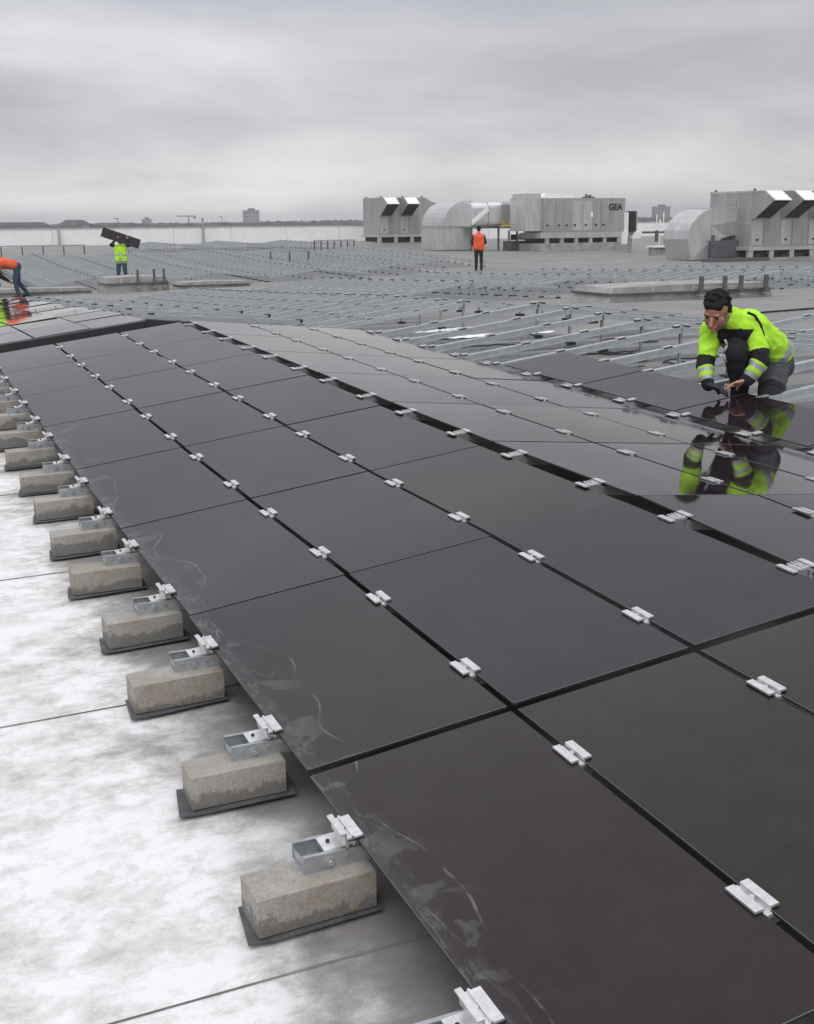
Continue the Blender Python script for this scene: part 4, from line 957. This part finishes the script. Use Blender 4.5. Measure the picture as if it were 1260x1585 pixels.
# black piping seam over the shoulder blade, chest zip and white cord
b = MB(); b.tube([w_(.03, .035, .555), w_(.085, .03, .535), w_(.135, .015, .47), w_(.165, .03, .39), w_(.178, .045, .31)], .0095, BLKC, 6); b.build('piping', worker)
b = MB(); b.tube([w_(-.11, .07, .37), w_(-.095, .08, .33), w_(-.115, .07, .27), w_(-.095, .07, .21)], .009, REFL, 8); b.build('zip_flap', worker, smooth=True)
tr = [(waist, hipL, .125, .122, 'hip'), (waist, hipR, .125, .118, 'hip'), (hipL, w_(.30, -.42, .14), .12, .11, 'hip'), (hipR, kneeR, .105, .080, 'thighR'), (kneeR, ankR, .078, .055, 'shinR'), (hipL, kneeL, .110, .082, 'thighL'), (kneeL, ankL, .075, .055, 'shinL'),
      (w_(-.03, .02, .27), w_(-.01, -.03, .12), .082, .070, 'kneeR')]
trousers = skinned('trousers', tr, .009, [GRYC, BLKC], lambda tg, t, c: 1 if tg in ('kneeR', 'shinR') or (tg == 'thighR' and t > .5) or (tg in ('shinL',)) or (tg == 'thighL' and t > .75) else 0, worker, smooth=4, fold=.006, fsc=11)
skinned('boot', [(tuple(Vector(ankR)), tuple(Vector(toeR)), .048, .043, 'f'), (ankR, tuple(Vector(ankR) + Vector((0, 0, -.05))), .048, .045, 'f')], .009, [BLKC], None, worker)
skinned('boot', [(tuple(Vector(ankL)), tuple(Vector(toeL)), .048, .043, 'f'), (ankL, tuple(Vector(ankL) + Vector((0, 0, -.04))), .048, .045, 'f')], .009, [BLKC], None, worker)
skinned('glove', [(p[0], p[1], p[2] + .0035, p[3] + .0035, 'g') for p in rh] + [(tuple(Vector(wrR).lerp(Vector(elR), .12)), wrR, .034, .028, 'g')], .005, [GLOVE], None, worker, smooth=2)
# the clamp he is setting, in his bare hand
cl = MB(); cl.box(-.03, .03, -.008, .008, 0, .006, ALU); cl.box(-.03, -.024, -.008, .008, -.05, 0, ALU); o = cl.build('clamp', loc=WO + Vector(w_(-.065, .13, .055))); o.rotation_euler = (0, .15, R_(-39)); tag(o, 'small silver clamp held in the bare hand of the crouching worker', 'clamp')

def person(loc, yaw, J, top, legs_m, label, vox=.022, vest=True, sleeves=BLKC, stripes=True):
    """J: joints in local metres; x right, y forward, z up"""
    root = empty('person', loc); root.rotation_euler = (0, 0, yaw); tag(root, label, 'person')
    hd = Vector(J['head']); nk = J['neck']; ch = J['chest']; ws = J['waist']; fd_ = Vector(J.get('face', (0, 1, 0))).normalized()
    body = [(tuple(hd - Vector((0, 0, .02))), tuple(hd + Vector((0, 0, .03))), .085, .09, 's'), (tuple(hd + fd_*.09), tuple(hd + fd_*.105 - Vector((0, 0, .02))), .012, .014, 's'), (tuple(hd + fd_*.03 - Vector((0, 0, .07))), tuple(hd + fd_*.04 - Vector((0, 0, .085))), .05, .042, 's'), (nk, tuple(hd), .055, .055, 's'), (ch, nk, .13, .07, 'b'), (ws, ch, .12, .14, 'b')]
    tr_ = [(ws, J['hl'], .14, .11, 'b'), (ws, J['hr'], .14, .11, 'b')]; vs_ = [(ws, ch, .155, .165, 'v'), (ch, nk, .15, .085, 'v')]; sl_ = []
    ax_ = (Vector(ch) - Vector(ws)).normalized()
    for q in (-1, 1):
        o_ = Vector((q*.095, 0, 0)); vs_.append((tuple(Vector(ws) + o_ - ax_*.09), tuple(Vector(ch) + o_ + ax_*.03), .135, .125, 'v'))
    for s in 'lr':
        body += [(J['s'+s], J['e'+s], .045, .038, 'b'), (J['e'+s], J['w'+s], .036, .026, 'b'), (J['h'+s], J['k'+s], .07, .05, 'b'), (J['k'+s], J['a'+s], .045, .035, 'b'), (ch, J['s'+s], .09, .06, 'b')]
        wv = Vector(J['w'+s]); dv = (wv - Vector(J['e'+s])).normalized(); sd_ = dv.orthogonal().normalized()
        body += hand(tuple(wv), tuple(dv), tuple(sd_), tuple(dv.cross(sd_)))
        tr_ += [(J['h'+s], J['k'+s], .095, .068, 'b'), (J['k'+s], J['a'+s], .066, .052, 'b')]
        vs_ += [(ch, tuple(Vector(J['s'+s])*.85 + Vector(ch)*.15), .13, .085, 'v')]
        sl_ += [(J['s'+s], J['e'+s], .066, .055, 'b'), (J['e'+s], J['w'+s], .055, .042, 'b')]
        av = Vector(J['a'+s]); skinned('boot', [(tuple(av - Vector((0, 0, .03))), tuple(av + Vector(J.get('toe', (0, .15, 0))) - Vector((0, 0, .05))), .055, .045, 'f')], vox*.8, [BLKC], None, root)
    skinned('body', body, vox*.45, [SKIN], None, root, smooth=2)
    skinned('hair', [(tuple(hd - fd_*.02 + Vector((0, 0, .045))), tuple(hd + Vector((0, 0, .055))), .094, .09, 'h'), (tuple(hd - fd_*.04), tuple(hd - fd_*.045 - Vector((0, 0, .03))), .08, .06, 'h')], vox*.6, [HAIR], None, root, smooth=1)
    skinned('trousers', tr_, vox, [legs_m], None, root, fold=.012, fsc=9)
    skinned('sleeves', sl_ + [(ch, J['sl'], .07, .06, 'b'), (ch, J['sr'], .07, .06, 'b')], vox, [sleeves], None, root)
    skinned('vest', vs_, vox, [top, REFL], (lambda tg, t, c: 1 if tg == 'v' and stripes and (-.15 < t < .02 or .42 < t < .58) and True else 0) if stripes else None, root)
    return root
# man in orange vest seen from behind, standing at the ducts
gx, gy = 21.25, 40.98
person((gx, gy, zroof(gx, gy)), R_(-25), dict(head=(0, .04, 1.63), neck=(0, 0, 1.47), chest=(0, 0, 1.28), waist=(0, 0, 1.0), sl=(-.2, 0, 1.38), el=(-.27, .05, 1.1), wl=(-.2, .24, 1.0), sr=(.2, 0, 1.38), er=(.27, .05, 1.1), wr=(.18, .25, 1.02),
       hl=(-.09, 0, .92), kl=(-.1, .03, .5), al=(-.1, 0, .1), hr=(.09, 0, .92), kr=(.1, .03, .5), ar=(.11, 0, .1)), HIORG, BLKC, 'man in orange vest and dark trousers standing with his back turned near the ducts', stripes=False)
# man carrying a module over his head
gx, gy = 6.75, 38.9; yw = R_(160)
cz = zroof(gx, gy)
person((gx, gy, cz), yw, dict(head=(0, .03, 1.60), neck=(0, 0, 1.46), chest=(0, 0, 1.28), waist=(0, 0, 1.0), sl=(-.2, 0, 1.42), el=(-.36, .04, 1.44), wl=(-.30, .16, 1.66), sr=(.2, 0, 1.42), er=(.33, .06, 1.46), wr=(.12, .16, 1.64),
       hl=(-.09, 0, .92), kl=(-.12, .03, .5), al=(-.13, -.02, .1), hr=(.09, 0, .92), kr=(.12, .03, .5), ar=(.15, .05, .1), face=(0, 1, .1)), HIVIS, DENIM, 'man in yellow vest and jeans carrying a dark panel above his head', sleeves=BLKC).scale = (.94, .94, .94)
cp = MB(); cp.box(-.64, .64, -.006, .006, -.16, .16, UNDER); cp.box(-.63, .63, -.009, -.0065, -.15, .15, UNDER)
o = cp.build('solar_panel', loc=(gx - .0, gy - .17, cz + 1.60)); o.rotation_euler = (R_(-8), R_(19.5), R_(-8)); tag(o, 'dark solar panel held tilted above the head of the yellow-vested man', 'solar panel')
# stooping man in orange at the left edge
gx, gy = 2.72, 33.4
person((gx, gy, zroof(gx, gy)), R_(95), dict(head=(0, .74, .86), neck=(0, .60, .97), chest=(0, .42, 1.03), waist=(0, .10, .98), sl=(-.19, .52, .98), el=(-.2, .58, .68), wl=(-.16, .62, .42), sr=(.19, .52, .98), er=(.2, .58, .68), wr=(.16, .62, .42),
       hl=(-.1, -.08, .92), kl=(-.14, .02, .48), al=(-.16, -.05, .1), hr=(.1, -.10, .92), kr=(.16, -.12, .48), ar=(.18, -.38, .12), face=(0, .6, -.8)), HIORG, DENIM, 'stooping man in orange vest and jeans at the left edge', stripes=False)
gx2, gy2 = 1.92, 33.2
person((gx2, gy2, zroof(gx2, gy2)), R_(-80), dict(head=(0, .40, .98), neck=(0, .30, .95), chest=(0, .20, .88), waist=(0, .0, .66), sl=(-.19, .25, .9), el=(-.2, .4, .68), wl=(-.1, .6, .55), sr=(.19, .25, .9), er=(.2, .4, .68), wr=(.1, .6, .55),
       hl=(-.1, 0, .6), kl=(-.14, .35, .5), al=(-.14, .05, .1), hr=(.1, 0, .6), kr=(.14, .3, .45), ar=(.14, -.1, .1), face=(0, .7, -.5)), HIVIS, BLKC, 'partly hidden person in yellow bending at the left edge beside the stooping man')
